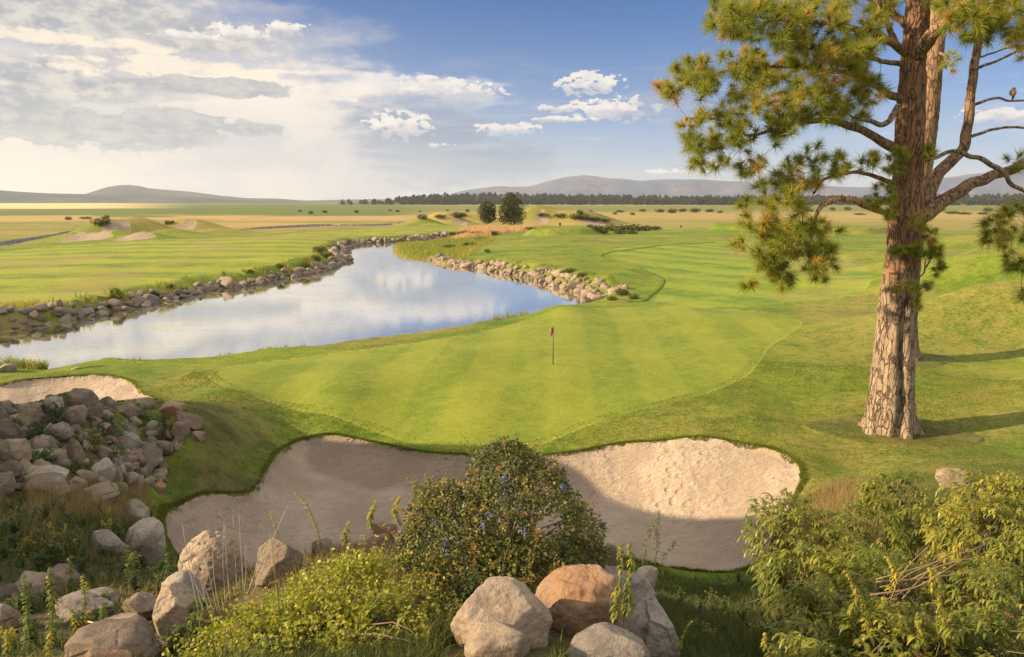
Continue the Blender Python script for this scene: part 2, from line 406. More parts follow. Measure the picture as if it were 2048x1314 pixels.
# ------------------------------------------------------------------ one sheet: rings around the camera, finer where the view is finer
th_in = np.linspace(-39.5, 39.5, 980)
th = np.radians(np.concatenate([th_in, np.linspace(41, 318.5, 130)]))
rr = list(np.geomspace(.6, 7.0, 110))
inv = 1 / rr[-1]; dinv = 1.25 / (700 * 9.2)
while rr[-1] < 700:
    r0 = rr[-1]
    d = min(r0 * r0 * dinv, 1.5 if 170 < r0 < 290 else 2.6 if 110 < r0 < 340 else 1e9)
    if 14 < r0 < 31: d *= .55
    if 31 <= r0 < 36: d *= .8
    rr.append(r0 + d)
rr += list(np.geomspace(760, 26000, 26))
rr = np.array(rr); NR, NT_ = len(rr), len(th)
GX = (rr[:, None] * np.sin(th)[None]).ravel(); GY = (rr[:, None] * np.cos(th)[None]).ravel()
def lip_main(x, y): return sdist(x, y, B_MAIN, 2) + .10 * fbm2(x / .7, y / .7, 3, 33)
def lip_left(x, y): return sdist(x, y, B_LEFT, 2) + .10 * fbm2(x / .7, y / .7, 3, 34)
for fn in (lip_main, lip_left):          # rows follow the lips of the bunkers
    S = fn(GX, GY).reshape(NR, NT_)
    Rm = np.hypot(GX, GY).reshape(NR, NT_)
    i, j = np.nonzero((S[:-1] > 0) != (S[1:] > 0))
    t = S[i, j] / (S[i, j] - S[i + 1, j]); rc = Rm[i, j] + t * (Rm[i + 1, j] - Rm[i, j])
    ii = np.where(t < .5, i, i + 1); Rm[ii, j] = rc
    GX = (Rm * np.sin(th)[None]).ravel(); GY = (Rm * np.cos(th)[None]).ravel()
GZ = H(GX, GY)
GR = np.hypot(GX, GY)
print('terrain', NR, NT_, len(GX))
gi = (np.arange(NR - 1)[:, None] * NT_ + np.arange(NT_)[None]).ravel()
gj = (np.arange(NR - 1)[:, None] * NT_ + (np.arange(NT_)[None] + 1) % NT_).ravel()
GQ = np.stack([gi, gj, gj + NT_, gi + NT_], 1)
cx = GX[GQ].mean(1); cy = GY[GQ].mean(1)
zone = np.zeros(len(GQ), np.int8)
cxs, cys = cx, cy
s_main = sdist(cxs, cys, B_MAIN, 2) + .10 * fbm2(cx / .7, cy / .7, 3, 33)
s_left = sdist(cxs, cys, B_LEFT, 2) + .10 * fbm2(cx / .7, cy / .7, 3, 34)
s_green = sdist(cxs, cys, GREEN, 3); s_pond = sdist(cxs, cys, POND, 20)
s_fr = sdist(cx, cy, FAIR_R, 3); s_fl = sdist(cx, cy, FAIR_L, 3)
zone[s_fl > 0] = 3; zone[s_fr > 0] = 2; zone[s_green > 0] = 1
zone[sdist(cx, cy, GRAV1, 2) > 0] = 4; zone[sdist(cx, cy, GRAV2, 2) > 0] = 4
zone[(s_pond > -1.0) & ((zone == 3) | (zone == 2))] = 0
zone[s_main > 0] = 5; zone[s_left > 0] = 6
for P in B_FAR: zone[sdist(cx, cy, P, 2) > 0] = 7
# per-vertex description of the ground cover: dry (straw grass), crop (dark green field), pale (ripe field), rough (unmown), soil
v_s_main = sdist(GX, GY, B_MAIN, 6); v_green = sdist(GX, GY, GREEN, 12); v_pond = sdist(GX, GY, POND, 12)
wn = fbm2(GX / 60, GY / 25, 4, 51)
def unpy(py): return 9.7 * 1400 / (py - HORIZ)
pyv = HORIZ + 9.7 * 1400 / np.maximum(GY, 1.0)
pyn = pyv + wn * np.clip((pyv - 408) * .22, 0, 8)
pxv = 1024 + 1400 * GX / np.maximum(GY, 1)
L = 1 - sstep(760, 900, pxv)
plain = sstep(150, 200, GY) * (1 - np.maximum(sstep(-6, 0, sdist(GX, GY, FAIR_L, 12)), 0)) * (np.where(pxv > 930, sstep(210, 255, GY), 1)) * np.where(pxv > 1500, sstep(150, 200, GY), 1)
plain = np.where(GY < 0, 0, np.clip(plain, 0, 1))
bl = lambda a, b, e=2.0: sstep(a - e, a + e, pyn) * (1 - sstep(b - e, b + e, pyn))
v_pale = plain * (L * (1 - sstep(416.0, 417.2, pyv)) * (1 - sstep(150, 420, pxv)) + (1 - L) * (1 - sstep(409.5, 410.3, pyv)) * .9)
v_crop = plain * (L * (1 - sstep(429, 433, pyn)) * (1 - v_pale) + (1 - L) * (1 - sstep(419, 426, pyn)) * .6 * (1 - v_pale))
v_dry = plain * np.clip(L * (bl(431, 441) + bl(447, 453, 1.2) * .8 * sstep(200, 420, pxv)) + (1 - L) * (bl(424, 438, 3) * .45 + .12) + .25 * np.clip(fbm2(GX / 30, GY / 12, 3, 61), 0, 1), 0, 1) * (1 - v_crop) * (1 - v_pale)
hillside = (1 - sstep(-2.5, -.3, v_green)) * sstep(3.2, 0.5, -np.minimum(v_s_main, 0)) * 0
rough_near = sstep(.25, 1.0, GZ) * (1 - sstep(23, 29, GR)) * np.where((GX > 4) & (GY > 14), .75, 1)
rough_near = np.maximum(rough_near, (1 - sstep(15, 19, GR)) * sstep(-.9, -.2, GZ))
v_ring = np.maximum(sstep(-.1, .15, sdist(GX, GY, RING1, 4)), sstep(-.1, .15, sdist(GX, GY, RING2, 4)))
gpx = 1024 + FPX * GX / np.maximum(GY, .5)
rough_slope = sstep(-.6, -.15, -sdist(GX, GY, B_MAIN, 6) * -1 - .0) * 0
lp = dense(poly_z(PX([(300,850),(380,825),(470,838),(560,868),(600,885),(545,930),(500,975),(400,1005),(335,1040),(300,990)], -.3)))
rough_slope = sstep(-.8, .5, sdist(GX, GY, lp, 5)) * np.clip(.7 + .9 * fbm2(GX / 1.6, GY / 1.6, 3, 73), 0, 1)  # taller, dull brownish grass on the slope beside the bunker
v_rough = np.maximum(np.maximum(np.clip(rough_near, 0, 1), .55 * v_ring), .9 * rough_slope)
v_soil = sstep(-2.2, -.4, v_pond) * (1 - sstep(.2, 1, v_pond)) * np.clip(.75 + 1.2 * fbm2(GX / 1.7, GY / 1.7, 3, 71), 0, 1)
v_plain = plain
# worn, half-dry patches of turf
v_worn = np.clip(sstep(.05, .5, fbm2(GX / 9, GY / 9, 4, 81) + .1) * .8 * sstep(-1, 2, -v_green), 0, 1) * (1 - plain)
WORN = ((1776,866,1.9,1.0),(1750,985,4,1.0),(1650,1000,3,.8),(1330,872,4,.8),(1480,875,3,.5),(1680,900,4,.9),(1620,960,3,.9),(1720,700,5,.8),(1640,690,4,.5),(1820,735,3,.5),(430,812,3,1),(380,760,3,.7),(420,770,2,.6),(1900,930,3,.8),(1250,600,4,.5),(1950,620,9,.8),(1750,520,8,.6),(1100,470,14,.4),(1050,520,10,.4))
for (px, py, rad, k), p in zip(WORN, hit([q[0] for q in WORN], [q[1] for q in WORN])):
    d2 = ((GX - p[0]) ** 2 + ((GY - p[1]) / 1.3) ** 2) / rad ** 2
    m = d2 < 6
    v_worn[m] = np.maximum(v_worn[m], k * np.exp(-d2[m]) * np.clip(.9 + 1.2 * fbm2(GX[m] / 1.5, GY[m] / 1.5, 3, 91), 0, 1))
v_collar = np.exp(-((v_green + .10) / .16) ** 2) * np.clip(.75 + .8 * fbm2(GX / 2.5, GY / 2.5, 2, 95), 0, 1)
GA = dict(dry=v_dry, crop=v_crop, pale=v_pale, rough=v_rough, soil=v_soil, plain=v_plain, worn=v_worn, collar=v_collar)
VALL = np.stack([GX, GY, GZ], 1)
GN = None
def zone_obj(name, zs, mat, sel=None):
    f = np.isin(zone, zs)
    if sel is not None: f &= sel
    q = GQ[f]; u, inv = np.unique(q, return_inverse=True)
    me = mesh_np(name, VALL[u], inv.reshape(-1, 4), None, True, {k: a[u] for k, a in GA.items()})
    o = link(name, me, mat); tag(o, kind='structure'); return o
# ------------------------------------------------------------------ sun, sky, camera
SUN_EL, SUN_AZ = radians(22.5), radians(-97)        # azimuth from +Y towards +X
sdir = np.array([sin(SUN_AZ) * cos(SUN_EL), cos(SUN_AZ) * cos(SUN_EL), sin(SUN_EL)])
import mathutils
sl = bpy.data.lights.new('sun', 'SUN'); sl.energy = SUN_E; sl.angle = radians(.53); sl.color = (1.0, .76, .46)
so = bpy.data.objects.new('sun', sl); C.objects.link(so)
so.rotation_euler = mathutils.Vector(sdir).to_track_quat('Z', 'Y').to_euler(); so.location = (-60, -10, 60)
cam = bpy.data.cameras.new('camera'); co = bpy.data.objects.new('camera', cam); C.objects.link(co)
cam.sensor_width = 36; cam.lens = FPX / 2048 * 36; cam.clip_start = .1; cam.clip_end = 80000
co.location = (0, 0, CAMZ); co.rotation_euler = (pi / 2 - PITCH, 0, 0)
SC.camera = co
SC.view_settings.view_transform = 'Standard'; SC.view_settings.look = 'None'; SC.view_settings.exposure = EXPO; SC.view_settings.gamma = 1
SC.view_settings.use_curve_mapping = False
SC.cycles.max_bounces = 6; SC.cycles.diffuse_bounces = 3; SC.cycles.glossy_bounces = 3; SC.cycles.transmission_bounces = 4; SC.cycles.transparent_max_bounces = 8; SC.cycles.volume_bounces = 0
SC.cycles.use_denoising = DENOISE
try: SC.cycles.denoiser = 'OPENIMAGEDENOISE'; SC.cycles.denoising_prefilter = 'NONE'; SC.cycles.denoising_input_passes = 'RGB_ALBEDO_NORMAL'
except Exception: pass
SC.cycles.use_fast_gi = False

w = bpy.data.worlds.new('World'); SC.world = w; w.use_nodes = True
w.node_tree.nodes.clear(); n = NT(w.node_tree)
sky = n.node('ShaderNodeTexSky', sky_type='NISHITA'); sky.sun_disc = False
sky.sun_elevation = SUN_EL; sky.sun_rotation = SUN_AZ; sky.altitude = 1250; sky.air_density = 1.0; sky.dust_density = .6; sky.ozone_density = 2.2
dirv = n.node('ShaderNodeTexCoord').outputs['Generated']
sep = n.node('ShaderNodeSeparateXYZ'); n.l.new(dirv, sep.inputs[0])
az = n.math('MULTIPLY', n.math('ARCTAN2', sep.outputs[0], sep.outputs[1]), 57.2958)
el = n.math('MULTIPLY', n.math('ARCSINE', sep.outputs[2]), 57.2958)
def azel(px, py):
    d = ray(px, py); return math.degrees(atan2(d[0], d[1])), math.degrees(atan2(d[2], math.hypot(d[0], d[1])))
cmb = n.node('ShaderNodeCombineXYZ'); n.l.new(az, cmb.inputs[0]); n.l.new(n.math('MULTIPLY', el, 1.9), cmb.inputs[1])
sv = cmb.outputs[0]
nz_big = n.noise(sv, .13, 5, .60, .2)           # billows
nz_fine = n.noise(sv, .55, 6, .62, .2)
nz_puff = n.noise(sv, 1.0, 5, .60, .15)
nz_soft = n.noise(n.mapping(sv, (.5, 1.3, 1)), .13, 5, .60, .3)
nz_wisp = n.noise(n.mapping(sv, (.22, 1.1, 1), (0, 0, .12)), .45, 5, .6, .4)
def nrm(x): return n.smooth(.28, .72, x)
bill = n.math('ADD', n.math('MULTIPLY', nrm(nz_big), .55), n.math('MULTIPLY', nrm(nz_fine), .45))
soft = n.math('ADD', n.math('MULTIPLY', nrm(nz_soft), .7), n.math('MULTIPLY', nrm(nz_fine), .3))
wispn = nrm(nz_wisp); puff = nrm(nz_puff)
def vm(op, a, b, c=None):
    x = n.node('ShaderNodeVectorMath', operation=op); n.l.new(a, x.inputs[0]); n.put(x.inputs[1], b)
    if c is not None: n.put(x.inputs[2], c)
    return x.outputs['Value' if op == 'DOT_PRODUCT' else 'Vector']
def blob(px, py, rx, ry, amp=1.0, sf=.5, nz=None, want_y=False):
    """patch of cloud round a direction; edges broken by noise"""
    a0, e0 = azel(px, py); a1, _ = azel(px + rx, py); _, e1 = azel(px, py - ry)
    ia, ie = 1 / abs(a1 - a0), 1 / abs(e1 - e0)
    d = vm('MULTIPLY_ADD', sv, (ia, ie / 1.9, 0), (-a0 * ia, -e0 * ie, 0))
    q = n.math('MULTIPLY_ADD', nz if nz is not None else bill, -3.0 * amp, vm('DOT_PRODUCT', d, d))
    lo = 1 - 1.65 * amp
    x = n.node('ShaderNodeMapRange', interpolation_type='SMOOTHSTEP'); n.l.new(q, x.inputs[0])
    x.inputs[1].default_value = lo - sf; x.inputs[2].default_value = lo + sf; x.inputs[3].default_value = 1; x.inputs[4].default_value = 0
    y = None
    if want_y:
        sp = n.node('ShaderNodeSeparateXYZ'); n.l.new(d, sp.inputs[0]); y = sp.outputs[1]
    return x.outputs[0], y
def umax(L):
    r = L[0]
    for x in L[1:]: r = n.math('MAXIMUM', r, x)
    return r
# clear air: deep blue above, pale towards the horizon, warmer towards the sun's side
K = SKY_K
def kc(r, g, b): return (r * K, g * K, b * K)
blue = n.mix(1.0, sky.outputs[0], (.0, .30, .60), 'MULTIPLY')
e1 = n.math('MULTIPLY', n.math('MAXIMUM', el, 0.0), 1 / 24., clamp=True)
hz = n.math('POWER', n.math('SUBTRACT', 1.0, e1), 3.0)
left = n.math('SUBTRACT', 1.0, n.smooth(-38, 10, az))
air = n.mix(n.math('MULTIPLY', hz, .95), blue, n.mix(left, kc(.68, .70, .76), kc(1.40, 1.12, .78)))
lit = n.mix(left, kc(.98, .90, .84), kc(1.30, 1.08, .80))
col = air
def lay(col, mask, c): return n.mix(mask, col, c)
tex = n.smooth(.38, .64, nz_big); texf = n.smooth(.38, .64, nz_fine); texs = n.smooth(.36, .66, nz_soft)
# wide thin veil over the sun's half of the sky
V0, _ = blob(250, 230, 520, 330, .35, .6, soft)
col = lay(col, n.math('MULTIPLY', V0, .5), n.mix(left, kc(.74, .72, .74), kc(1.10, .93, .72)))
# the great pale anvil with its bright upper edge
A, ay = blob(590, 300, 300, 168, .5, .45, n.math('ADD', n.math('MULTIPLY', bill, .6), n.math('MULTIPLY', wispn, .4)), True)
A3, a3y = blob(820, 200, 190, 50, .5, .5, soft, True)
col = lay(col, n.math('MULTIPLY', A3, .8), n.mix(n.smooth(-.4, .7, a3y), kc(.55, .60, .70), kc(.92, .88, .88)))
col = lay(col, n.math('MULTIPLY', A, .93), n.mix(n.smooth(.25, .95, ay), n.mix(tex, kc(.72, .68, .68), kc(.96, .86, .76)), lit))
# blue-grey rain veil in its right part
V1, _ = blob(835, 268, 150, 80, .6, .6, soft); V2, _ = blob(920, 330, 190, 48, .6, .6, soft); V3, _ = blob(760, 330, 170, 60, .4, .7, soft)
col = lay(col, n.math('MULTIPLY', umax([V1, V2]), .92), kc(.27, .37, .53))
col = lay(col, n.math('MULTIPLY', V3, .35), kc(.55, .56, .64))
# high grey deck, upper corner
D1, _ = blob(110, 30, 430, 75, .7, .55, soft); D2, _ = blob(90, 165, 300, 70, .8, .45, soft)
col = lay(col, n.math('MULTIPLY', umax([D1, D2]), .88), n.mix(texf, n.mix(texs, kc(.30, .34, .42), kc(.50, .51, .53)), kc(.80, .74, .66)))
# sunlit breaks
G1, _ = blob(50, 262, 150, 28, .9, .4, bill); G2, _ = blob(350, 140, 190, 26, .9, .4, bill); G3, _ = blob(150, 80, 240, 14, 1., .5, bill)
col = lay(col, n.math('MULTIPLY', umax([G1, G2, G3]), .8), kc(1.10, .95, .76))
# shelf clouds, grey beneath with crisp bumpy tops
S1, _ = blob(230, 255, 300, 44, .8, .16); S2, _ = blob(420, 172, 170, 20, .8, .18); S3, _ = blob(500, 262, 80, 18, .8, .15, bill)
S4, _ = blob(60, 215, 220, 26, .8, .35, soft)
Sm = umax([S1, S2, S3, S4])
col = lay(col, n.math('MULTIPLY', Sm, .9), n.mix(texf, n.mix(left, kc(.33, .40, .52), kc(.43, .46, .50)), n.mix(left, kc(.54, .57, .62), kc(.66, .64, .59))))
# separate fair-weather puffs
P = [(470, 66, 66, 17), (572, 56, 46, 13), (385, 72, 70, 11), (900, 180, 98, 18), (1180, 168, 66, 24), (1228, 218, 84, 23), (1130, 217, 54, 8), (1020, 258, 68, 12), (690, 201, 30, 8),
     (1990, 232, 70, 20), (850, 158, 60, 8), (1330, 345, 66, 7), (880, 290, 24, 6), (1120, 240, 60, 7), (800, 250, 60, 30)]
pm = []; py_ = []
for a, b, c, d in P:
    m, y = blob(a, b, c, d, .75, .20, puff, True); pm.append(m)
    py_.append(n.math('MULTIPLY', m, n.smooth(-.25, .7, n.math('MULTIPLY_ADD', puff, .7, y))))
col = lay(col, n.math('MULTIPLY', umax(pm), .95), n.mix(umax(py_), n.mix(left, kc(.56, .58, .68), kc(.66, .60, .58)), n.mix(texf, kc(.90, .84, .80), kc(1.05, .96, .88))))
Dk = []
for a, b, c, d in [(1095, 331, 130, 5), (985, 322, 60, 7), (1100, 243, 56, 6), (1310, 300, 24, 4), (1285, 228, 55, 8), (1345, 205, 80, 14), (1390, 330, 70, 5)]:
    m, _ = blob(a, b, c, d, .6, .5, wispn); Dk.append(m)
col = lay(col, n.math('MULTIPLY', umax(Dk), .6), kc(.36, .43, .57))
# thin streaks in the lower right air
wisp = n.math('MULTIPLY', n.smooth(.50, .74, nz_wisp), n.math('MULTIPLY', n.smooth(0, 3, el), n.math('SUBTRACT', 1.0, n.smooth(5, 13, el))))
col = lay(col, n.math('MULTIPLY', wisp, .5), n.mix(left, kc(.80, .76, .80), kc(1.05, .92, .78)))
# bright cloud added overhead and behind, unseen, to lift the shaded parts
ovh = n.math('MAXIMUM', n.smooth(20, 34, el), n.math('MULTIPLY', n.smooth(52, 80, n.math('ABSOLUTE', az)), n.smooth(0, 12, el)))
col = lay(col, n.math('MULTIPLY', ovh, n.math('MULTIPLY_ADD', tex, .35, .65)), kc(1.36, 1.26, 1.12))
# below the horizon
col = n.mix(n.smooth(-1.0, -.2, el), kc(.25, .24, .16), col)
bg = n.node('ShaderNodeBackground'); n.l.new(col, bg.inputs[0]); bg.inputs[1].default_value = SKY_S
wo = n.node('ShaderNodeOutputWorld'); n.l.new(bg.outputs[0], wo.inputs[0])
w.cycles.sampling_method = 'MANUAL'; w.cycles.sample_map_resolution = 512

# ------------------------------------------------------------------ ground materials
def turf(name, c1, c2, stripes=None, fine=1.0, worn=True, yellow=(.30, .24, .05)):
    m, t = new_mat(name); p = t.pos()
    a = t.noise(p, .22, 4, .6); b = t.noise(p, 1.6, 4, .65); f = t.noise(t.mapping(p, (1, 1, .4)), 26, 3, .7); g = t.noise(p, 7, 4, .7)
    k = t.math('ADD', t.math('MULTIPLY', a, .45), t.math('ADD', t.math('MULTIPLY', b, .35), t.math('MULTIPLY', g, .20)))
    col = t.mix(t.smooth(.38, .62, k), c1, c2)
    if stripes:
        ang, wd, amt = stripes
        sx = t.node('ShaderNodeSeparateXYZ'); t.l.new(t.mapping(p, rot=(0, 0, ang)), sx.inputs[0])
        s = t.math('SINE', t.math('MULTIPLY', t.math('ADD', sx.outputs[0], t.math('MULTIPLY', a, 1.2)), pi / wd))
        s = t.math('MULTIPLY', t.smooth(-.35, .35, s), amt)
        col = t.mix(s, col, (c2[0] * 1.38, c2[1] * 1.25, c2[2] * 1.3))
    col = t.mix(t.math('MULTIPLY', t.smooth(.55, .8, b), .25), col, yellow)
    if worn:
        wv = t.math('MULTIPLY', t.attr('worn'), t.smooth(.30, .60, t.math('ADD', t.math('MULTIPLY', g, .5), t.math('MULTIPLY', b, .5))))
        col = t.mix(t.math('MULTIPLY', wv, .75), col, (.27, .19, .07))
    hv = t.node('ShaderNodeHueSaturation'); t.l.new(col, hv.inputs['Color']); t.put(hv.inputs['Value'], t.math('ADD', .30, t.math('ADD', t.math('MULTIPLY', f, .7), t.math('MULTIPLY', g, .7))))
    col = hv.outputs[0]
    col = t.mix(t.math('MULTIPLY', t.attr('collar'), .6), col, (.42, .38, .09))
    # bare earth by the shore, straw and field colours on the plain
    so_ = t.attr('soil'); col = t.mix(t.math('MULTIPLY', so_, .85), col, t.mix(g, (.16, .10, .05), (.34, .24, .13)))
    bm = t.math('ADD', t.math('MULTIPLY', f, .5), t.math('MULTIPLY', g, .6))
    t.out(t.bsdf(col, .85, t.bump(bm, .55 * fine, .05), .25)); return m
M = {}
M['green'] = turf('putting_green_turf', (.116, .166, .012), (.196, .222, .022), (radians(4), 2.2, .27), .55, worn=False, yellow=(.26, .25, .05))
M['fairway'] = turf('fairway_turf', (.080, .150, .009), (.190, .238, .020), (radians(-38), 4.0, .4), .8)
M['fairway_left'] = turf('fairway_turf_far', (.092, .150, .010), (.220, .250, .022), (radians(82), 6.0, .5), .9)
def rough_mat():
    m, t = new_mat('rough_ground'); p = t.pos()
    a = t.noise(p, .16, 4, .6); b = t.noise(p, 1.2, 5, .65); f = t.noise(p, 22, 4, .75); g = t.noise(p, 5, 5, .7); vb = t.noise(t.mapping(p, (.016, .05, .05)), 1.0, 6, .65)
    k = t.math('ADD', t.math('MULTIPLY', a, .4), t.math('ADD', t.math('MULTIPLY', b, .35), t.math('MULTIPLY', g, .25)))
    lawn = t.mix(t.smooth(.38, .62, k), (.070, .130, .009), (.190, .228, .020))
    wv = t.math('MULTIPLY', t.attr('worn'), t.smooth(.34, .60, t.math('ADD', t.math('MULTIPLY', g, .5), t.math('MULTIPLY', b, .5))))
    col = t.mix(t.math('MULTIPLY', wv, .68), lawn, (.31, .215, .075))
    wild = t.mix(t.smooth(.4, .62, b), (.060, .065, .022), t.mix(g, (.17, .125, .06), (.085, .085, .028)))
    col = t.mix(t.attr('rough'), col, wild)
    plain = t.mix(t.smooth(.40, .60, vb), (.16, .18, .035), t.mix(b, (.28, .22, .07), (.22, .21, .05)))
    stk = t.noise(t.mapping(p, (.05, .22, .1)), 1.0, 6, .75); plain = t.mix(t.math('MULTIPLY', t.smooth(.50, .62, stk), .75), plain, (.34, .235, .085)); plain = t.mix(t.math('MULTIPLY', t.smooth(.54, .64, t.noise(t.mapping(p, (.03, .16, .1), (0, 0, 0), (40, 9, 0)), 1.0, 6, .75)), .7), plain, (.085, .10, .028))
    col = t.mix(t.attr('plain'), col, plain)
    col = t.mix(t.math('MULTIPLY', t.attr('dry'), t.smooth(.30, .52, stk)), col, t.mix(t.smooth(.40, .62, vb), (.44, .285, .125), (.34, .24, .09)))
    col = t.mix(t.attr('crop'), col, t.mix(t.smooth(.42, .58, t.noise(t.mapping(p, (.006, .08, .05)), 1.0, 5, .7)), (.075, .115, .028), (.15, .17, .045)))
    col = t.mix(t.attr('pale'), col, (.62, .46, .20))
    hv = t.node('ShaderNodeHueSaturation'); t.l.new(col, hv.inputs['Color']); t.put(hv.inputs['Value'], t.math('ADD', .30, t.math('ADD', t.math('MULTIPLY', g, .7), t.math('MULTIPLY', f, .7)))); col = hv.outputs[0]
    col = t.mix(t.math('MULTIPLY', t.attr('soil'), .8), col, t.mix(g, (.14, .09, .05), (.33, .23, .13)))
    bm = t.math('ADD', t.math('MULTIPLY', f, .5), t.math('MULTIPLY', g, .8))
    t.out(t.bsdf(col, .9, t.bump(bm, .85, .10), .2)); return m
M['ground'] = rough_mat()
def sand_mat():
    m, t = new_mat('bunker_sand'); p = t.pos()
    a = t.noise(p, .5, 4, .6); g = t.noise(p, 6, 5, .7); f = t.noise(p, 38, 3, .8); sp = t.noise(p, 90, 2, .7)
    rake = t.noise(t.mapping(p, (.9, 5.5, 1), (0, 0, .5), (0, 0, 0)), 2.2, 4, .6, 1.2)
    # darker, firmer sand in one patch of the floor; in far bunkers, painted shade
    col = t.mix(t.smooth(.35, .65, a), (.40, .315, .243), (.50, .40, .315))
    col = t.mix(t.math('MULTIPLY', t.attr('firm_shade'), .55), col, (.24, .18, .13))
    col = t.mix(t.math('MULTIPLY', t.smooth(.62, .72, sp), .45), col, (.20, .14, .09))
    foot = t.node('ShaderNodeTexVoronoi', feature='SMOOTH_F1'); t.l.new(t.mapping(p, (1, 1.25, 1)), foot.inputs['Vector']); foot.inputs['Scale'].default_value = 2.6
    dents = t.math('MULTIPLY', t.smooth(.12, .34, foot.outputs['Distance']), t.smooth(.42, .6, a))
    bm = t.math('ADD', t.math('MULTIPLY', g, .9), t.math('ADD', t.math('MULTIPLY', f, .35), t.math('ADD', t.math('MULTIPLY', rake, 1.1), t.math('MULTIPLY', dents, 1.0))))
    t.out(t.bsdf(col, .95, t.bump(bm, 1.0, .10), .1)); return m
M['sand'] = sand_mat()
def gravel_mat():
    m, t = new_mat('dark_gravel'); p = t.pos()
    v = t.node('ShaderNodeTexVoronoi'); t.l.new(p, v.inputs['Vector']); v.inputs['Scale'].default_value = 1.1
    col = t.mix(t.noise(p, 1.3, 3), (.07, .065, .07), (.22, .19, .18))
    t.out(t.bsdf(col, .9, t.bump(v.outputs['Distance'], 1, .6), .2)); return m
M['gravel'] = gravel_mat()
# darker sand attribute: firmer back floor of the main bunker, shade in far ones
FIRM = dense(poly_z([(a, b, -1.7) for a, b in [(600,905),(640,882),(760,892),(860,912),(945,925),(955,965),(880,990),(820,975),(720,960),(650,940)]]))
GA['firm_shade'] = sstep(-.3, .5, sdist(GX, GY, FIRM, 3) + .5 * fbm2(GX / 1.3, GY / 1.3, 3, 37))
for P in B_FAR: GA['firm_shade'] = np.maximum(GA['firm_shade'], (sdist(GX, GY, P, 4) > -2) * 1.0)  # far bunkers: their shade is put in as darker sand
zone_obj('ground', [0], M['ground'])
zone_obj('putting_green', [1], M['green'])
zone_obj('fairway', [2], M['fairway'])
zone_obj('fairway_beyond_water', [3], M['fairway_left'])
zone_obj('gravel_bank', [4], M['gravel'])
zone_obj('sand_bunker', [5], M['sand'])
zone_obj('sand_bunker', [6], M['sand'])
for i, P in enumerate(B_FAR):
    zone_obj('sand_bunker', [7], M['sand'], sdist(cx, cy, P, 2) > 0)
# closing patch under the camera
k = np.arange(NT_); me = mesh_np('ground_cap', np.concatenate([VALL[:NT_], [[0, 0, H(np.array([0.]), np.array([0.]))[0]]]]), None, np.stack([(k + 1) % NT_, k, np.full(NT_, NT_)], 1), True, {q: np.concatenate([a[:NT_], a[:1]]) for q, a in GA.items()})
tag(link('ground_patch', me, M['ground']), kind='structure')

# ------------------------------------------------------------------ water
def water_mat():
    m, t = new_mat('pond_water'); p = t.pos()
    scum_n = t.noise(t.mapping(p, (.16, .30, 1)), 1.0, 6, .62, .6); sp = t.noise(t.mapping(p, (1, 1.6, 1)), 2.0, 5, .75)
    scum = t.math('MULTIPLY', t.smooth(.45, .62, scum_n), t.smooth(.44, .62, sp))
    edge = t.attr('edge')
    scum = t.math('MAXIMUM', t.math('MULTIPLY', scum, t.math('SUBTRACT', 1.0, t.attr('clear'))), t.math('MULTIPLY', edge, t.smooth(.40, .62, sp)))
    film = t.smooth(.35, .7, scum_n)
    gl = t.node('ShaderNodeBsdfPrincipled'); t.put(gl.inputs['Base Color'], (.030, .034, .020)); gl.inputs['Roughness'].default_value = .03; gl.inputs['IOR'].default_value = 1.33
    gl.inputs['Specular IOR Level'].default_value = 1.0
    wv = t.noise(t.mapping(p, (.7, 1.6, 1)), 2.2, 3, .5)
    t.l.new(t.bump(wv, .05, .05), gl.inputs['Normal'])
    mir = t.node('ShaderNodeBsdfGlossy'); t.put(mir.inputs['Color'], (.92, .94, .95)); mir.inputs['Roughness'].default_value = .04; t.l.new(t.bump(wv, .035, .05), mir.inputs['Normal'])
    lw = t.node('ShaderNodeLayerWeight'); lw.inputs[0].default_value = .62
    mx0 = t.node('ShaderNodeMixShader'); t.put(mx0.inputs[0], t.math('MULTIPLY', t.smooth(.45, .95, lw.outputs['Facing']), .85)); t.l.new(gl.outputs[0], mx0.inputs[1]); t.l.new(mir.outputs[0], mx0.inputs[2])
    sc = t.bsdf(t.mix(sp, (.20, .20, .07), (.40, .32, .16)), .7, spec=.4)
    mx = t.node('ShaderNodeMixShader'); t.put(mx.inputs[0], t.math('MULTIPLY', scum, .55)); t.l.new(mx0.outputs[0], mx.inputs[1]); t.l.new(sc, mx.inputs[2])
    t.out(mx.outputs[0]); return m
M['water'] = water_mat()
lo = POND.min(0) - 4; hi = POND.max(0) + 4
ys = np.concatenate([np.arange(lo[1], 130, .9), np.geomspace(131, hi[1], 60)]); xs = np.arange(lo[0], hi[0], 1.0)
X, Y = np.meshgrid(xs, ys); sp_ = sdist(X.ravel(), Y.ravel(), POND, 12).reshape(X.shape)
ii = (np.arange(len(ys) - 1)[:, None] * len(xs) + np.arange(len(xs) - 1)[None]).ravel()
Q = np.stack([ii, ii + 1, ii + 1 + len(xs), ii + len(xs)], 1)
kp = (sp_.ravel()[Q] > -2.6).any(1); Q = Q[kp]; u, inv = np.unique(Q, return_inverse=True)
V = np.stack([X.ravel(), Y.ravel(), np.full(X.size, ZW)], 1)[u]
edge = (1 - sstep(.2, 2.2, sp_.ravel()[u] + .5 * fbm2(V[:, 0] / 3, V[:, 1] / 3, 3, 5)))
clr = sstep(-14, 3, V[:, 0]) * sstep(45, 60, V[:, 1])
tag(link('pond_water', mesh_np('pond_water', V, inv.reshape(-1, 4), None, True, dict(edge=edge, clear=clr)), M['water']), kind='structure')

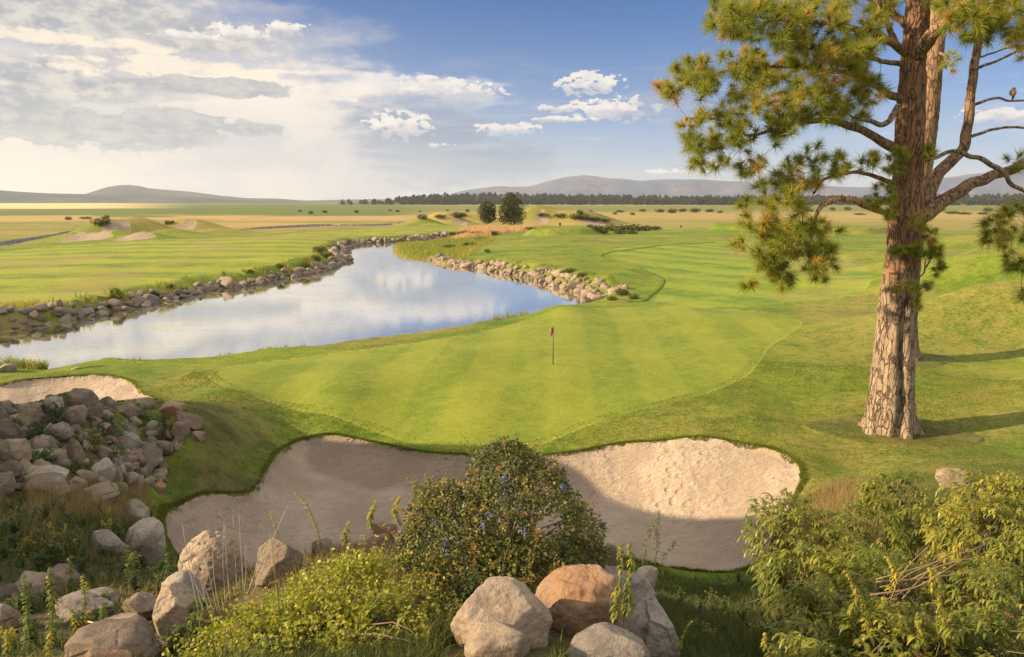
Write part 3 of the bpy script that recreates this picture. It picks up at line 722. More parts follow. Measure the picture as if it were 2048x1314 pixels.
# ------------------------------------------------------------------ distant hills
def ridge(name, pts, R, depth, mat, seed, rough=.12, foot=408, z0=-2.0, nf=700):
    """range of hills: skyline given in photo pixels, standing R metres away"""
    pts = np.array(pts, float); xs = np.linspace(pts[0, 0], pts[-1, 0], nf); ys = np.interp(xs, pts[:, 0], pts[:, 1])
    kk = np.ones(7) / 7; ys = np.convolve(np.pad(ys, 3, 'edge'), kk, 'valid')
    a = np.arctan((xs - 1024) / FPX)
    d = ray(xs, ys); h = CAMZ + d[:, 2] / np.hypot(d[:, 0], d[:, 1]) * (R + depth * .5) - z0
    h = np.maximum(h, 1)
    m = 44; t = np.linspace(0, 1, m)
    prof = np.where(t < .5, sstep(0, .5, t) * .55 + .45 * (t / .5), 1 - sstep(.5, 1, t))
    r = R + depth * t
    X = np.sin(a)[None] * r[:, None]; Y = np.cos(a)[None] * r[:, None]
    nz = fbm2(X / depth * 2.6 * 1.3, Y / depth * 2.6, 6, seed, .58); gul = 1 - np.abs(fbm2(X / depth * 9, Y / depth * 3.0, 4, seed + 5))
    env = np.sin(np.clip(t, 0, 1) * pi) [:, None]
    up = 4 * (t * (1 - t))[:, None]
    off = np.where(t < .5, 1, .5)[:, None] * (1 - np.exp(-((t - .5) / .16) ** 2))[:, None]
    Z = z0 + h[None] * prof[:, None] * (1 + off * (rough * 2.2 * nz + rough * 1.6 * (gul - .75))) 
    Z += h[None] * .018 * fbm2(X / depth * 26, Y / depth * 26, 3, seed + 9) * env
    Z[0] = z0 - 6; Z[-1] = z0 - 6
    i = (np.arange(m - 1)[:, None] * nf + np.arange(nf - 1)[None]).ravel()
    return tag(link(name, mesh_np(name, np.stack([X.ravel(), Y.ravel(), Z.ravel()], 1), np.stack([i, i + 1, i + 1 + nf, i + nf], 1)), mat), kind='structure')
def hill_mat(name, c1, c2, sc, c3=None):
    m, t = new_mat(name); p = t.pos()
    f = t.noise(p, sc, 8, .65); g = t.noise(t.mapping(p, (1, 1, 2.2)), sc * 5, 5, .7)
    col = t.mix(t.smooth(.42, .60, f), c1, c2)
    if c3: col = t.mix(t.smooth(.48, .60, g), col, c3)
    t.out(t.bsdf(col, .95, t.bump(g, .6, 30), .05)); return m
M['hill_wood'] = hill_mat('wooded_hill_slope', (.035, .045, .045), (.09, .085, .06), .0016, (.03, .04, .035))
M['hill_bare'] = hill_mat('haze_blue_mountain_slope', (.030, .048, .115), (.125, .095, .125), .0009, (.02, .03, .07))  # bluish haze of distance is mixed into the slope colours
M['ridge'] = hill_mat('near_ridge_slope', (.14, .11, .05), (.24, .17, .08), .012, (.10, .09, .05))
ridge('hill', [(-3200,384),(-2200,378),(-1400,381),(-800,376),(-420,373),(-200,376),(0,379),(50,383),(120,387),(190,388),(260,388),(330,392),(400,394),(450,398),(520,401),(620,405),(720,407)], 6800, 2300, M['hill_wood'], 3)
ridge('hill', [(100,408),(180,390),(205,382),(230,374),(250,371),(270,370),(290,371),(310,376),(340,379),(400,384),(450,391),(500,396),(560,397),(620,401),(700,399),(760,398),(800,400),(860,406)], 8800, 2600, M['hill_wood'], 14)
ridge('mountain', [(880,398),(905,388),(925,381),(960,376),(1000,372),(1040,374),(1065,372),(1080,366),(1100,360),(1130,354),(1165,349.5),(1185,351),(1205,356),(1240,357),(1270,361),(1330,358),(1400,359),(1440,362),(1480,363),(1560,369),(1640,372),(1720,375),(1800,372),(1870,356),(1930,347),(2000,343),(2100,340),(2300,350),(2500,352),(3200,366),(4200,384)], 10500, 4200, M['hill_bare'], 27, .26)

# ------------------------------------------------------------------ the air
def haze():
    m, t = new_mat('haze_air'); v = t.node('ShaderNodeVolumePrincipled'); v.inputs['Color'].default_value = (*HAZE_C, 1); v.inputs['Density'].default_value = HAZE_D; v.inputs['Anisotropy'].default_value = .15
    t.out(v.outputs[0], True)
    b = 17000; z0, z1 = -9, 640
    V = [(x, y, z) for z in (z0, z1) for x, y in ((-b, -3000), (b, -3000), (b, 17500), (-b, 17500))]
    o = link('haze', mesh_np('haze', V, [(3, 2, 1, 0), (4, 5, 6, 7), (0, 1, 5, 4), (1, 2, 6, 5), (2, 3, 7, 6), (3, 0, 4, 7)], None, False), m); tag(o, kind='stuff')
if HAZE_D > 0: haze()
# ------------------------------------------------------------------ rocks
import bmesh
_ico = {}
def ico(sub):
    if sub not in _ico:
        bm = bmesh.new(); bmesh.ops.create_icosphere(bm, subdivisions=sub, radius=1)
        V = np.array([v.co[:] for v in bm.verts]); T = np.array([[v.index for v in f.verts] for f in bm.faces]); bm.free()
        V /= np.linalg.norm(V, axis=1)[:, None]; _ico[sub] = (V, T)
    return _ico[sub]
def rock_arrays(seed, sub=4, dims=(1, 1, 1), cuts=9, keep=.72, rough=.05, lump=.16, pits=0.0):
    """broken boulder: a ball cut by random planes, edges worn, surface roughened; dims are half sizes"""
    r = np.random.default_rng(seed); V, T = ico(sub); P = V.copy()
    P *= (1 + lump * fbm3(V * 1.3 + seed * 3.1, 2, seed % 50))[:, None]
    for k in range(cuts):
        n = r.normal(size=3); n /= np.linalg.norm(n)
        d = r.uniform(keep - .12, keep + .14); q = P @ n - d
        P -= n * (np.where(q > 0, q - .035 * (1 - np.exp(-np.maximum(q, 0) / .035)), 0) * r.uniform(.85, 1.0))[:, None]
    P += V * (rough * fbm3(P * 3.2 + seed, 4, seed % 40 + 3))[:, None]
    P += V * (rough * .45 * fbm3(P * 11 + seed, 4, seed % 40 + 9))[:, None]
    ck = np.abs(vnoise3(P * np.array([1.5, 1.5, 2.2]) + seed * 1.7, 13)); P -= V * (.020 * (1 - sstep(0, .05, ck)) * (lump > .1) * (sub > 3))[:, None]
    if pits: P -= V * (pits * sstep(.25, .6, vnoise3(P * 9 + seed, 5)))[:, None]
    ext = np.abs(P).max(0)
    return P / ext * np.asarray(dims), T
def rock_mat(name, tones, lichen=.35, seed=0):
    m, t = new_mat(name); p = t.obj(); rn = t.rnd()
    off = t.node('ShaderNodeVectorMath', operation='ADD'); t.l.new(p, off.inputs[0])
    cb = t.node('ShaderNodeCombineXYZ'); t.put(cb.inputs[0], t.math('MULTIPLY', rn, 37.)); t.put(cb.inputs[1], t.math('MULTIPLY', rn, 91.)); t.l.new(cb.outputs[0], off.inputs[1]); p = off.outputs[0]
    a = t.noise(p, 1.6, 6, .65); b = t.noise(p, 6, 6, .7); f = t.noise(p, 28, 4, .75); st = t.noise(t.mapping(p, (1, 1, 4.0), (.3, .4, 0)), 3.0, 5, .7, .6)
    col = t.mix(t.smooth(.36, .64, a), tones[0], tones[1])
    col = t.mix(t.math('MULTIPLY', t.smooth(.45, .65, st), .6), col, tones[2])
    col = t.mix(t.math('MULTIPLY', t.smooth(.56, .72, b), lichen), col, (.34, .32, .27))
    col = t.mix(t.math('MULTIPLY', t.smooth(.60, .74, t.noise(p, 3.3, 5, .7)), lichen * .8), col, (.24, .23, .13))
    v = t.node('ShaderNodeTexVoronoi', feature='DISTANCE_TO_EDGE'); t.l.new(t.mapping(p, (1, 1, 1.4)), v.inputs['Vector']); v.inputs['Scale'].default_value = 1.35
    crack = t.math('SUBTRACT', 1.0, t.smooth(.0, .035, t.math('ADD', v.outputs['Distance'], t.math('MULTIPLY', t.math('SUBTRACT', b, .5), .10))))
    crack = t.math('MULTIPLY', crack, t.smooth(.5, .62, a))
    hv = t.node('ShaderNodeHueSaturation'); t.l.new(col, hv.inputs['Color']); t.put(hv.inputs['Value'], t.math('MULTIPLY', t.math('ADD', .55, t.math('MULTIPLY', f, .9)), t.math('ADD', .72, t.math('MULTIPLY', rn, .5))))
    col = t.mix(t.math('MULTIPLY', crack, .5), hv.outputs[0], (.06, .05, .04))
    h = t.math('ADD', t.math('MULTIPLY', b, .8), t.math('ADD', t.math('MULTIPLY', f, .35), t.math('MULTIPLY', crack, -.7)))
    t.out(t.bsdf(col, .88, t.bump(h, .75, .045), .25)); return m
M['rock_tan'] = rock_mat('tan_boulder_stone', ((.215, .165, .12), (.31, .245, .18), (.16, .122, .09)))
M['rock_grey'] = rock_mat('grey_boulder_stone', ((.18, .155, .135), (.28, .245, .205), (.13, .115, .10)), .45)
M['rock_brown'] = rock_mat('brown_boulder_stone', ((.155, .118, .09), (.245, .185, .14), (.105, .085, .07)), .35)
M['rock_orange'] = rock_mat('rusty_boulder_stone', ((.27, .155, .085), (.34, .215, .13), (.20, .17, .145)), .3)
M['rock_pale'] = rock_mat('pale_boulder_stone', ((.28, .24, .19), (.37, .325, .265), (.20, .165, .13)), .5)

# every boulder of the foreground, by hand: photo px, py (middle), width, height in px, stone, shape, label
BO = [
 (165,800,54,38,'brown','round',"rounded brown boulder at the top of the rock pile, against the pale sand"),
 (187,828,46,42,'brown','sharp',"dark reddish pointed boulder just below the top of the rock pile"),
 (58,831,48,44,'tan','sharp',"upright tan boulder on the upper rock pile beside a dark shrub"),
 (110,812,42,30,'grey','round',"pale rounded boulder on the crest of the rock pile behind green weeds"),
 (151,838,46,44,'tan','slab',"tan slab leaning uphill in the middle of the rock pile"),
 (119,866,52,34,'grey','round',"low grey-brown boulder at the foot of the leaning tan slab"),
 (12,868,56,50,'brown','round',"dark brown boulder cut by the edge of the picture in the rock pile"),
 (27,905,60,56,'tan','round',"large tan boulder with a rounded back below the dark brown one at the edge"),
 (83,890,50,36,'tan','sharp',"squat tan boulder with a bright flat top in the rock pile"),
 (85,913,42,24,'pale','slab',"pale flat stone behind broad grey-green leaves in the rock pile"),
 (150,908,50,50,'brown','sharp',"blocky brown boulder in the heart of the rock pile among dry twigs"),
 (18,944,48,34,'brown','round',"half brown half grey stone low at the edge of the rock pile"),
 (85,954,104,32,'pale','slab',"long pale flat slab lying across the lower rock pile"),
 (95,980,92,46,'tan','round',"broad tan boulder under the long pale slab, straw at its foot"),
 (207,945,44,46,'pale','round',"egg-shaped pale boulder standing upright in the lower rock pile"),
 (170,956,48,32,'tan','sharp',"reddish tan stone wedged behind the egg-shaped boulder"),
 (257,888,58,42,'grey','sharp',"angular grey boulder with a lit top beside tangled dead twigs"),
 (295,914,62,54,'pale','sharp',"biggest pale angular boulder on the grass side of the rock pile"),
 (324,897,48,34,'tan','sharp',"tan wedge tucked behind the biggest pale angular boulder"),
 (312,862,40,36,'pale','slab',"tilted pale slab on the grass side of the rock pile"),
 (342,820,50,30,'orange','sharp',"orange lit boulder at the upper end of the pile near the mown turf"),
 (374,842,60,38,'brown','sharp',"reddish brown boulder at the tip of the rock pile towards the putting green"),
 (360,864,38,36,'tan','sharp',"small tan block under the reddish boulder at the tip of the pile"),
 (398,873,26,18,'tan','round',"little round stone alone in the grass off the tip of the rock pile"),
 (256,935,28,30,'brown','sharp',"small reddish stone below the grey angular boulder in dead twigs"),
 (258,825,40,32,'tan','round',"tan boulder half hidden by weeds on the crest of the rock pile"),
 (290,808,40,24,'brown','round',"brown boulder poking over the crest of the pile beside the sand"),
 (195,994,80,44,'tan','round',"big low tan boulder sunk in dry straw below the rock pile"),
 (318,976,28,18,'orange','round',"small rusty stone sunk in the shaded grass slope"),
 (328,932,24,20,'brown','sharp',"small brown stone in the grass at the foot of the biggest pale boulder"),
 (30,838,26,18,'tan','round',"small tan stone between larger ones on the upper rock pile"),
 (24,826,26,16,'grey','sharp',"small dark grey stone at the crest of the rock pile"),
 (2,822,44,30,'grey','round',"grey boulder cut by the edge of the picture at the crest of the pile"),
 (80,816,24,20,'tan','sharp',"small tan stone on the crest between two larger boulders"),
 (73,938,52,20,'brown','slab',"low brown slab above the long pale slab in the rock pile"),
 (262,958,36,20,'pale','slab',"flat greenish pale stone in the grass at the foot of the rock pile"),
 (273,1034,64,42,'pale','sharp',"pale grey boulder in the grass above the tall whitish one"),
 (290,1092,74,88,'pale','round',"tall whitish boulder standing in grass at the corner of the big bunker"),
 (218,1092,64,58,'grey','sharp',"grey-brown boulder with a hollow in its top beside the tall whitish one"),
 (428,1137,120,116,'tan','pitted',"large pitted boulder behind the fan of dry grey stems"),
 (545,1137,108,88,'tan','sharp',"blocky boulder with a sunlit corner beside the large pitted one"),
 (367,1182,88,58,'grey','slab',"grey wedge with a dark top in front of the large pitted boulder"),
 (352,1230,84,96,'tan','round',"tan boulder at the edge of the yellow-green shrub"),
 (285,1216,76,72,'brown','sharp',"dark brown domed boulder among weeds near the bottom of the picture"),
 (250,1258,112,42,'tan','slab',"flat-topped tan boulder crossed by a thin pale stem"),
 (232,1296,164,66,'brown','round',"large boulder with a dark cleft at the bottom of the picture"),
 (200,1330,96,40,'orange','round',"sunlit orange stone at the very bottom of the picture"),
 (165,1224,104,56,'grey','sharp',"rough grey boulder behind the flat-topped tan one"),
 (178,1202,112,28,'grey','slab',"long low grey slab among yellow weeds"),
 (130,1163,70,56,'brown','round',"rounded brown boulder with a long pale flank in the weeds"),
 (72,1168,92,36,'tan','slab',"long tan flank of rock beside the rounded brown boulder"),
 (16,1196,48,40,'brown','round',"dark stone at the edge of the picture above a tan boulder"),
 (12,1242,58,60,'tan','round',"tan boulder at the edge of the picture among tall weeds"),
 (770,1068,48,44,'orange','round',"golden sunlit boulder beside the berry bush, upper one of two"),
 (755,1094,56,40,'orange','sharp',"golden sunlit boulder beside the berry bush, lower one of two"),
 (645,1102,42,42,'tan','round',"small sunlit boulder at the back edge of the yellow-green shrub"),
 (1000,1246,190,118,'tan','round',"large smooth grey boulder under the berry bush"),
 (1000,1296,130,72,'tan','round',"brown boulder in front of the large smooth grey one"),
 (1168,1222,176,138,'orange','round',"big rusty boulder with pale vertical streaks beside the berry bush"),
 (1232,1184,164,88,'grey','slab',"long grey slab behind the big rusty boulder"),
 (1300,1272,110,92,'grey','round',"dark grey boulder beside the long dark grass"),
 (1228,1312,180,60,'grey','sharp',"broad grey boulder at the bottom of the picture below the rusty one"),
 (1290,1161,58,44,'pale','sharp',"small pale boulder near the corner of the sand behind the yellow stalks"),
 (1224,1128,46,60,'brown','round',"brown boulder in the shadow of the berry bush"),
 (1908,958,66,42,'tan','slab',"pale slab lying alone on the sunlit rough beyond the leafy shrubs"),
 (184,711,54,24,'brown','sharp',"reddish boulder by itself on the near shore of the pond"),
 (14,738,36,18,'grey','round',"grey stone among green plants at the near shore of the pond"),
]
SHAPES = dict(round=dict(cuts=11, keep=.74, rough=.045, lump=.18), sharp=dict(cuts=16, keep=.60, rough=.05, lump=.16), slab=dict(cuts=12, keep=.68, rough=.07, lump=.18), pitted=dict(cuts=5, keep=.86, rough=.05, lump=.16, pits=.05))
_bh = hit([b[0] for b in BO], [b[1] + .36 * b[3] for b in BO])
BOULDERS = []
for i, (px, py, w_, h_, st, sh_, lab) in enumerate(BO):
    g = _bh[i]; y = g[1]; kz = 1.12 if py > 1080 else 1.06; w_ *= kz; h_ *= kz
    sc_ = y / (FPX * cos(PITCH) + (657 - py) * sin(PITCH))       # metres per pixel at that depth
    hw, hh = w_ * sc_ / 2, h_ * sc_ / 2
    dep = hw * {'slab': .85, 'round': .9, 'sharp': .8, 'pitted': .85}[sh_]
    hz = hh * 1.18 + .08 * dep
    V, T = rock_arrays(1000 + i * 7, 6 if h_ > 85 else 5 if h_ > 40 else 4, (hw, dep, hz), **SHAPES[sh_])
    c = WY(px, py, y + dep * .35)
    o = link('boulder', mesh_np('boulder', V, None, T, True), M['rock_' + st]); o.location = c; o.rotation_euler = (rng.uniform(-.12, .12), rng.uniform(-.15, .15), 0)
    tag(o, lab, 'boulder', 'boulders of the foreground mound'); BOULDERS.append((c, hw, dep, hz))

# small stones that fill the gaps of the pile
qx, qy = rng.uniform(-10, 340, 170), rng.uniform(806, 990, 170); m_ = (qy - 800) / 190 > (qx - 250) / 320
for g, px in zip(hit(qx[m_], qy[m_]), qx[m_]):
    s = rng.uniform(.10, .32); V, T = rock_arrays(int(rng.integers(9999)), 3, (s, s * .8, s * .7), **SHAPES['sharp'])
    o = link('stone', mesh_np('stone', V, None, T, True), M['rock_' + ('tan', 'grey', 'brown')[rng.integers(3)]]); o.location = g + [0, 0, s * .3]; o.rotation_euler = rng.uniform(0, 3, 3)
    tag(o, 'small broken stone filling a gap between the boulders of the rock pile', 'stone', 'small stones in the rock pile')

# ------------------------------------------------------------------ riprap along the pond
RV = [mesh_np('riprap_stone', *(lambda a: (a[0], None, a[1]))(rock_arrays(300 + k, 3, (1, rng.uniform(.7, 1), rng.uniform(.6, .95)), cuts=15, keep=.60, rough=.07, lump=.2)), True) for k in range(14)]
for me in RV: me.materials.append(M['rock_grey'])
RV2 = []
for me in RV:
    q = me.copy(); q.materials.clear(); q.materials.append(M['rock_tan']); RV2.append(q)
RV3 = []
for me in RV:
    q = me.copy(); q.materials.clear(); q.materials.append(M['rock_brown']); RV3.append(q)
def along(pxs, step):
    P = np.array([W(a, b, ZW)[:2] for a, b in pxs]); P = dense(P, False, 8)
    L_ = np.concatenate([[0], np.cumsum(np.hypot(*np.diff(P, axis=0).T))]); out = []; s = 0
    while s < L_[-1]:
        out.append([np.interp(s, L_, P[:, 0]), np.interp(s, L_, P[:, 1])]); s += step(np.interp(s, L_, P[:, 1]))
    return np.array(out)
def riprap(pxs, step, rows, group, meshes, labels, big):
    C0 = along(pxs, step); T = np.gradient(C0, axis=0); T /= np.linalg.norm(T, axis=1)[:, None] + 1e-9
    Nn = np.stack([T[:, 1], -T[:, 0]], 1)
    t0 = C0 + Nn * .8; s0 = sdist(t0[:, 0], t0[:, 1], POND, 10)
    Nn = np.where((s0 > 0)[:, None], -Nn, Nn)               # away from the water
    for ri, (off, smin, smax, prob) in enumerate(rows):
        for k in range(len(C0)):
            if rng.random() > prob: continue
            scale = 1 + .35 * sstep(80, 160, C0[k, 1])
            p = C0[k] + Nn[k] * (off + rng.uniform(-.25, .25)) * scale + T[k] * rng.uniform(-.35, .35)
            s = rng.uniform(smin, smax) * scale * (1.35 if rng.random() < big else 1)
            z = H(p[:1], p[1:2])[0]
            ms = meshes[rng.integers(len(meshes))]
            o = bpy.data.objects.new('bank_rock' if meshes[0] is RV2 else 'riprap_stone', ms[rng.integers(len(ms))]); C.objects.link(o)
            o.location = (p[0], p[1], max(z, ZW - .1) + s * .24); o.scale = (s * rng.uniform(.85, 1.2), s * rng.uniform(.8, 1.1), s * rng.uniform(.75, 1.05))
            o.rotation_euler = (rng.uniform(-.4, .4), rng.uniform(-.4, .4), rng.uniform(0, 6.28))
            seg = 0 if C0[k, 1] < 72 else 1 if C0[k, 1] < 110 else 2
            lab, grp = labels(ri, seg)
            tag(o, lab, 'stone', grp)
def lab_l(ri, seg):
    row = ('at the waterline', 'half way up', 'at the top')[min(ri, 2)]
    sg = ('on the straight stretch', 'towards the bulge', 'round the far bend')[seg]
    return f"grey-brown riprap stone {row} of the far shore, {sg}", f"riprap {row}, {sg}"
def lab_r(ri, seg):
    row = ('at the waterline', 'in the middle course', 'in the top course')[min(ri, 2)]
    return f"sunlit tan angular rock {row} of the rocky bank below the fairway", f"sunlit rocks {row}"
riprap([(-220,682), (-120,671), (-40,663)] + SHORE_L[2:19], lambda y: .62 + .0058 * y, [(-.05, .30, .66, 1.0), (.65, .32, .82, .95), (1.3, .26, .70, .7)], '', [RV, RV2, RV3], lab_l, .22)
riprap(SHORE_L[18:], lambda y: 1.9, [(.1, .55, .8, .95), (1.3, .6, .9, .8)], '', [RV, RV3], lab_l, .1)
riprap(SHORE_R[6:] + [(1216,604),(1240,601)], lambda y: 1.0, [(.0, .28, .64, .95), (.8, .34, .84, .95), (1.65, .28, .75, .75)], '', [RV2, RV2, RV2], lab_r, .25)
# ------------------------------------------------------------------ leaf and blade materials
def leaf_mat(name, stops, trans=.35, rough=.5, spec=.4, jitter=.35):
    m, t = new_mat(name); v = t.attr('var')
    col = t.ramp(v, stops)
    p = t.pos(); f = t.noise(p, 1.3, 3, .6)
    hv = t.node('ShaderNodeHueSaturation'); t.l.new(col, hv.inputs['Color']); t.put(hv.inputs['Value'], t.math('ADD', 1 - jitter, t.math('MULTIPLY', f, 2 * jitter)))
    c = hv.outputs[0]
    hv2 = t.node('ShaderNodeHueSaturation'); t.l.new(c, hv2.inputs['Color']); hv2.inputs['Value'].default_value = 1.5; hv2.inputs['Hue'].default_value = .49
    t.out(t.bsdf(c, rough, None, spec, (trans, hv2.outputs[0]))); return m
M['blade_wild'] = leaf_mat('wild_grass_blades', [(0, (.055, .080, .018)), (.42, (.115, .120, .032)), (.7, (.24, .185, .075)), (1, (.42, .30, .14))], .35, .6, .25)
M['blade_turf'] = leaf_mat('turf_blades', [(0, (.070, .115, .012)), (.6, (.15, .175, .022)), (1, (.28, .22, .06))], .35, .6, .25)
M['reed'] = leaf_mat('reed_blades', [(0, (.10, .15, .02)), (.5, (.22, .25, .03)), (1, (.42, .31, .08))], .35, .5, .3)
M['straw'] = leaf_mat('straw_blades', [(0, (.38, .24, .10)), (.5, (.50, .33, .15)), (1, (.56, .42, .24))], .3, .7, .2)
M['berry_leaf'] = leaf_mat('holly_grape_leaves', [(0, (.050, .078, .020)), (.42, (.12, .14, .032)), (.66, (.27, .23, .06)), (.8, (.36, .20, .085)), (1, (.34, .12, .06))], .25, .5, .25)
M['gold_leaf'] = leaf_mat('yellow_green_leaves', [(0, (.11, .16, .014)), (.5, (.25, .28, .024)), (.9, (.42, .38, .04)), (1, (.46, .24, .04))], .42, .45, .4)
M['elder_leaf'] = leaf_mat('elder_leaves', [(0, (.07, .11, .016)), (.45, (.17, .195, .024)), (.8, (.36, .32, .04)), (1, (.48, .36, .06))], .4, .4, .45)
M['weed_leaf'] = leaf_mat('weed_leaves', [(0, (.06, .10, .025)), (.6, (.12, .16, .03)), (.85, (.34, .30, .03)), (1, (.48, .38, .05))], .35, .5, .3)
M['shrub_leaf'] = leaf_mat('shrub_leaves', [(0, (.035, .055, .018)), (.6, (.075, .095, .028)), (1, (.16, .15, .04))], .25, .6, .2)
M['needle'] = leaf_mat('pine_needles', [(0, (.090, .140, .016)), (.5, (.215, .245, .024)), (.84, (.38, .33, .045)), (1, (.46, .26, .07))], .36, .45, .35, .25)
def plain_mat(name, c1, c2, sc=6., rough=.8, bumpd=.02):
    m, t = new_mat(name); p = t.obj(); f = t.noise(p, sc, 5, .65)
    t.out(t.bsdf(t.mix(f, c1, c2), rough, t.bump(f, .6, bumpd), .25)); return m
M['twig'] = plain_mat('brown_twig_bark', (.10, .065, .045), (.22, .16, .11), 9)
M['dry_stem'] = plain_mat('grey_dry_stem', (.36, .31, .26), (.52, .45, .38), 9)
M['green_stem'] = plain_mat('green_stem', (.14, .15, .04), (.26, .24, .07), 9)
M['red_twig'] = plain_mat('reddish_twig_bark', (.22, .13, .09), (.36, .24, .17), 9)
M['berry'] = plain_mat('blue_berry_skin', (.085, .10, .19), (.19, .21, .33), 20, .55)
M['seed'] = plain_mat('rusty_seed_head', (.28, .12, .06), (.42, .22, .10), 20, .9)

def unit(v): return v / (np.linalg.norm(v, axis=-1, keepdims=True) + 1e-9)
def leaves(P, D, U, L, Wd, fold=.25, droop=0.0, var=.5):
    """pointed leaves, N at once: base P, direction D, up U, length L, half width Wd; returns V, T, var"""
    n = len(P); D = unit(D); S = unit(np.cross(D, U)); N = np.cross(S, D)
    L = np.broadcast_to(L, (n,))[:, None]; Wd = np.broadcast_to(Wd, (n,))[:, None]
    g = np.array([0, 0, -1.0]) * droop
    mid = P + D * L * .5 + g * L * .18
    tip = P + D * L + g * L * .75
    l = mid + S * Wd + N * Wd * fold; r = mid - S * Wd + N * Wd * fold
    V = np.stack([P, l, mid, r, tip], 1).reshape(-1, 3)
    b = np.arange(n)[:, None] * 5
    T = np.concatenate([b + [0, 2, 1], b + [0, 3, 2], b + [1, 2, 4], b + [2, 3, 4]], 0)
    return V, T, np.repeat(np.broadcast_to(var, (n,)), 5)
def long_leaves(P, D, L, Wd, droop=.8, var=.5):
    """narrow arching leaves (two bends)"""
    n = len(P); D = unit(D); S = unit(np.cross(D, np.array([0, 0, 1.0]) + rng.normal(0, .15, (n, 3)))); L = np.broadcast_to(L, (n,))[:, None]; Wd = np.broadcast_to(Wd, (n,))[:, None]
    g = np.array([0, 0, -1.0]); dr = np.broadcast_to(droop, (n,))[:, None]
    c1 = P + D * L * .36 + g * L * .05 * dr; c2 = P + D * L * .70 + g * L * .26 * dr; tip = P + D * L * .92 + g * L * .60 * dr
    V = np.stack([P, c1 + S * Wd, c1 - S * Wd, c2 + S * Wd * .8, c2 - S * Wd * .8, tip], 1).reshape(-1, 3)
    b = np.arange(n)[:, None] * 6
    return V, np.concatenate([b + [0, 2, 1], b + [1, 2, 4], b + [1, 4, 3], b + [3, 4, 5]], 0), np.repeat(np.broadcast_to(var, (n,)), 6)
def blades(P, h, w, lean=.35, var=.5, face=None, bend=.5):
    """grass blades standing at P; three vertices high"""
    n = len(P); a = rng.uniform(0, 2 * pi, n); h = np.broadcast_to(h, (n,)); w = np.broadcast_to(w, (n,))
    d = np.stack([np.cos(a), np.sin(a), 0 * a], 1); b_ = rng.uniform(0, 2 * pi, n) if face is None else face + rng.normal(0, .6, n)
    s = np.stack([np.cos(b_), np.sin(b_), 0 * b_], 1)
    ln = (rng.random(n) * lean)[:, None]; up = np.array([0, 0, 1.0])
    m = P + up * (h * .55)[:, None] + d * ln * (h * .40)[:, None]
    t = P + up * (h * (1 - .25 * ln[:, 0]))[:, None] + d * ln * (h * (.9 + bend * .3))[:, None]
    sw = s * (w / 2)[:, None]
    V = np.stack([P - sw, P + sw, m - sw * .75, m + sw * .75, t], 1).reshape(-1, 3)
    k = np.arange(n)[:, None] * 5
    T = np.concatenate([k + [0, 1, 3], k + [0, 3, 2], k + [2, 3, 4]], 0)
    return V, T, np.repeat(np.broadcast_to(var, (n,)), 5)
def stuff(name, parts, mat):
    mb = MB()
    for V, T, a in parts: mb.add(V, None, T, a)
    return tag(mb.build(name, mat, None, True), kind='stuff')
def clear_of_rocks(x, y):
    ok = np.ones(len(x), bool)
    for c, hw, dep, hz in BOULDERS:
        ok &= ((x - c[0]) / (hw * 1.0)) ** 2 + ((y - c[1] + .28) / (dep + .34)) ** 2 > 1
    return ok
def scatter_px(n, x0, x1, y0, y1, rmax=60):
    """ground points spread evenly over a patch of the picture"""
    P = hit(rng.uniform(x0, x1, n), rng.uniform(y0, y1, n)); return P[(P[:, 1] < rmax)]
def ground_pts(x, y): return np.stack([x, y, H(x, y)], 1)
def in_px(P):
    d = P - [0, 0, CAMZ]; cp_, sp_ = cos(PITCH), sin(PITCH)
    f = d[:, 1] * cp_ - d[:, 2] * sp_; u = d[:, 1] * sp_ + d[:, 2] * cp_
    f = np.where(f < .05, .05, f)
    return 1024 + FPX * d[:, 0] / f, 657 - FPX * u / f

# ------------------------------------------------------------------ wild grass of the mound (uncountable)
def wedge(n, r0, r1, a0, a1, pw=1.0):
    a = np.radians(rng.uniform(a0, a1, n)); r = np.exp(rng.uniform(log(r0), log(r1), n)) if pw == 0 else (r0 ** 2 + (r1 ** 2 - r0 ** 2) * rng.random(n)) ** .5
    return r * np.sin(a), r * np.cos(a)
x, y = wedge(330000, 3.0, 21, -48, 44, 0)
z = H(x, y); sm = sdist(x, y, B_MAIN, 3)
dens = .35 + .65 * sstep(-.25, .35, fbm2(x / 1.1, y / 1.1, 3, 101))
px_, py_ = in_px(np.stack([x, y, z], 1))
keep = (sm < -.15) & (rng.random(len(x)) < dens) & (z > -1.1) & clear_of_rocks(x, y)
keep &= ~((px_ > 560) & (py_ < 940)) | (rng.random(len(x)) < .0)
keep &= (z > .2) | (np.hypot(x, y) < 19) | (px_ < 560)
# thinner in the neat shaded slope beside the bunker
slope = (px_ > 300) & (px_ < 640) & (py_ > 850) & (py_ < 1010)
keep &= ~slope | (rng.random(len(x)) < .55)
bl_ = (px_ < 430) & (py_ > 1130)
keep &= ~bl_ | (rng.random(len(x)) < .5)
x, y, z, px_, py_ = x[keep], y[keep], z[keep], px_[keep], py_[keep]
n_ = len(x); P = np.stack([x, y, z - .02], 1)
tall = sstep(-.1, .45, fbm2(x / 1.7, y / 1.7, 3, 111))
h = (.10 + .30 * tall * rng.random(n_) + .10 * rng.random(n_)) * np.where((px_ < 380) & (py_ > 960), 1.25, 1.0)
h = np.where((px_ > 360) & (px_ < 600) & (py_ < 990), h * .62, h)
h = np.where((px_ > 1540) & (py_ < 1010), h * .6, h)
h = np.where((px_ < 430) & (py_ > 1130), h * .6, h)
dry = np.clip(.30 + .55 * fbm2(x / 2.0, y / 2.0, 3, 121) + rng.normal(0, .17, n_), 0, 1)
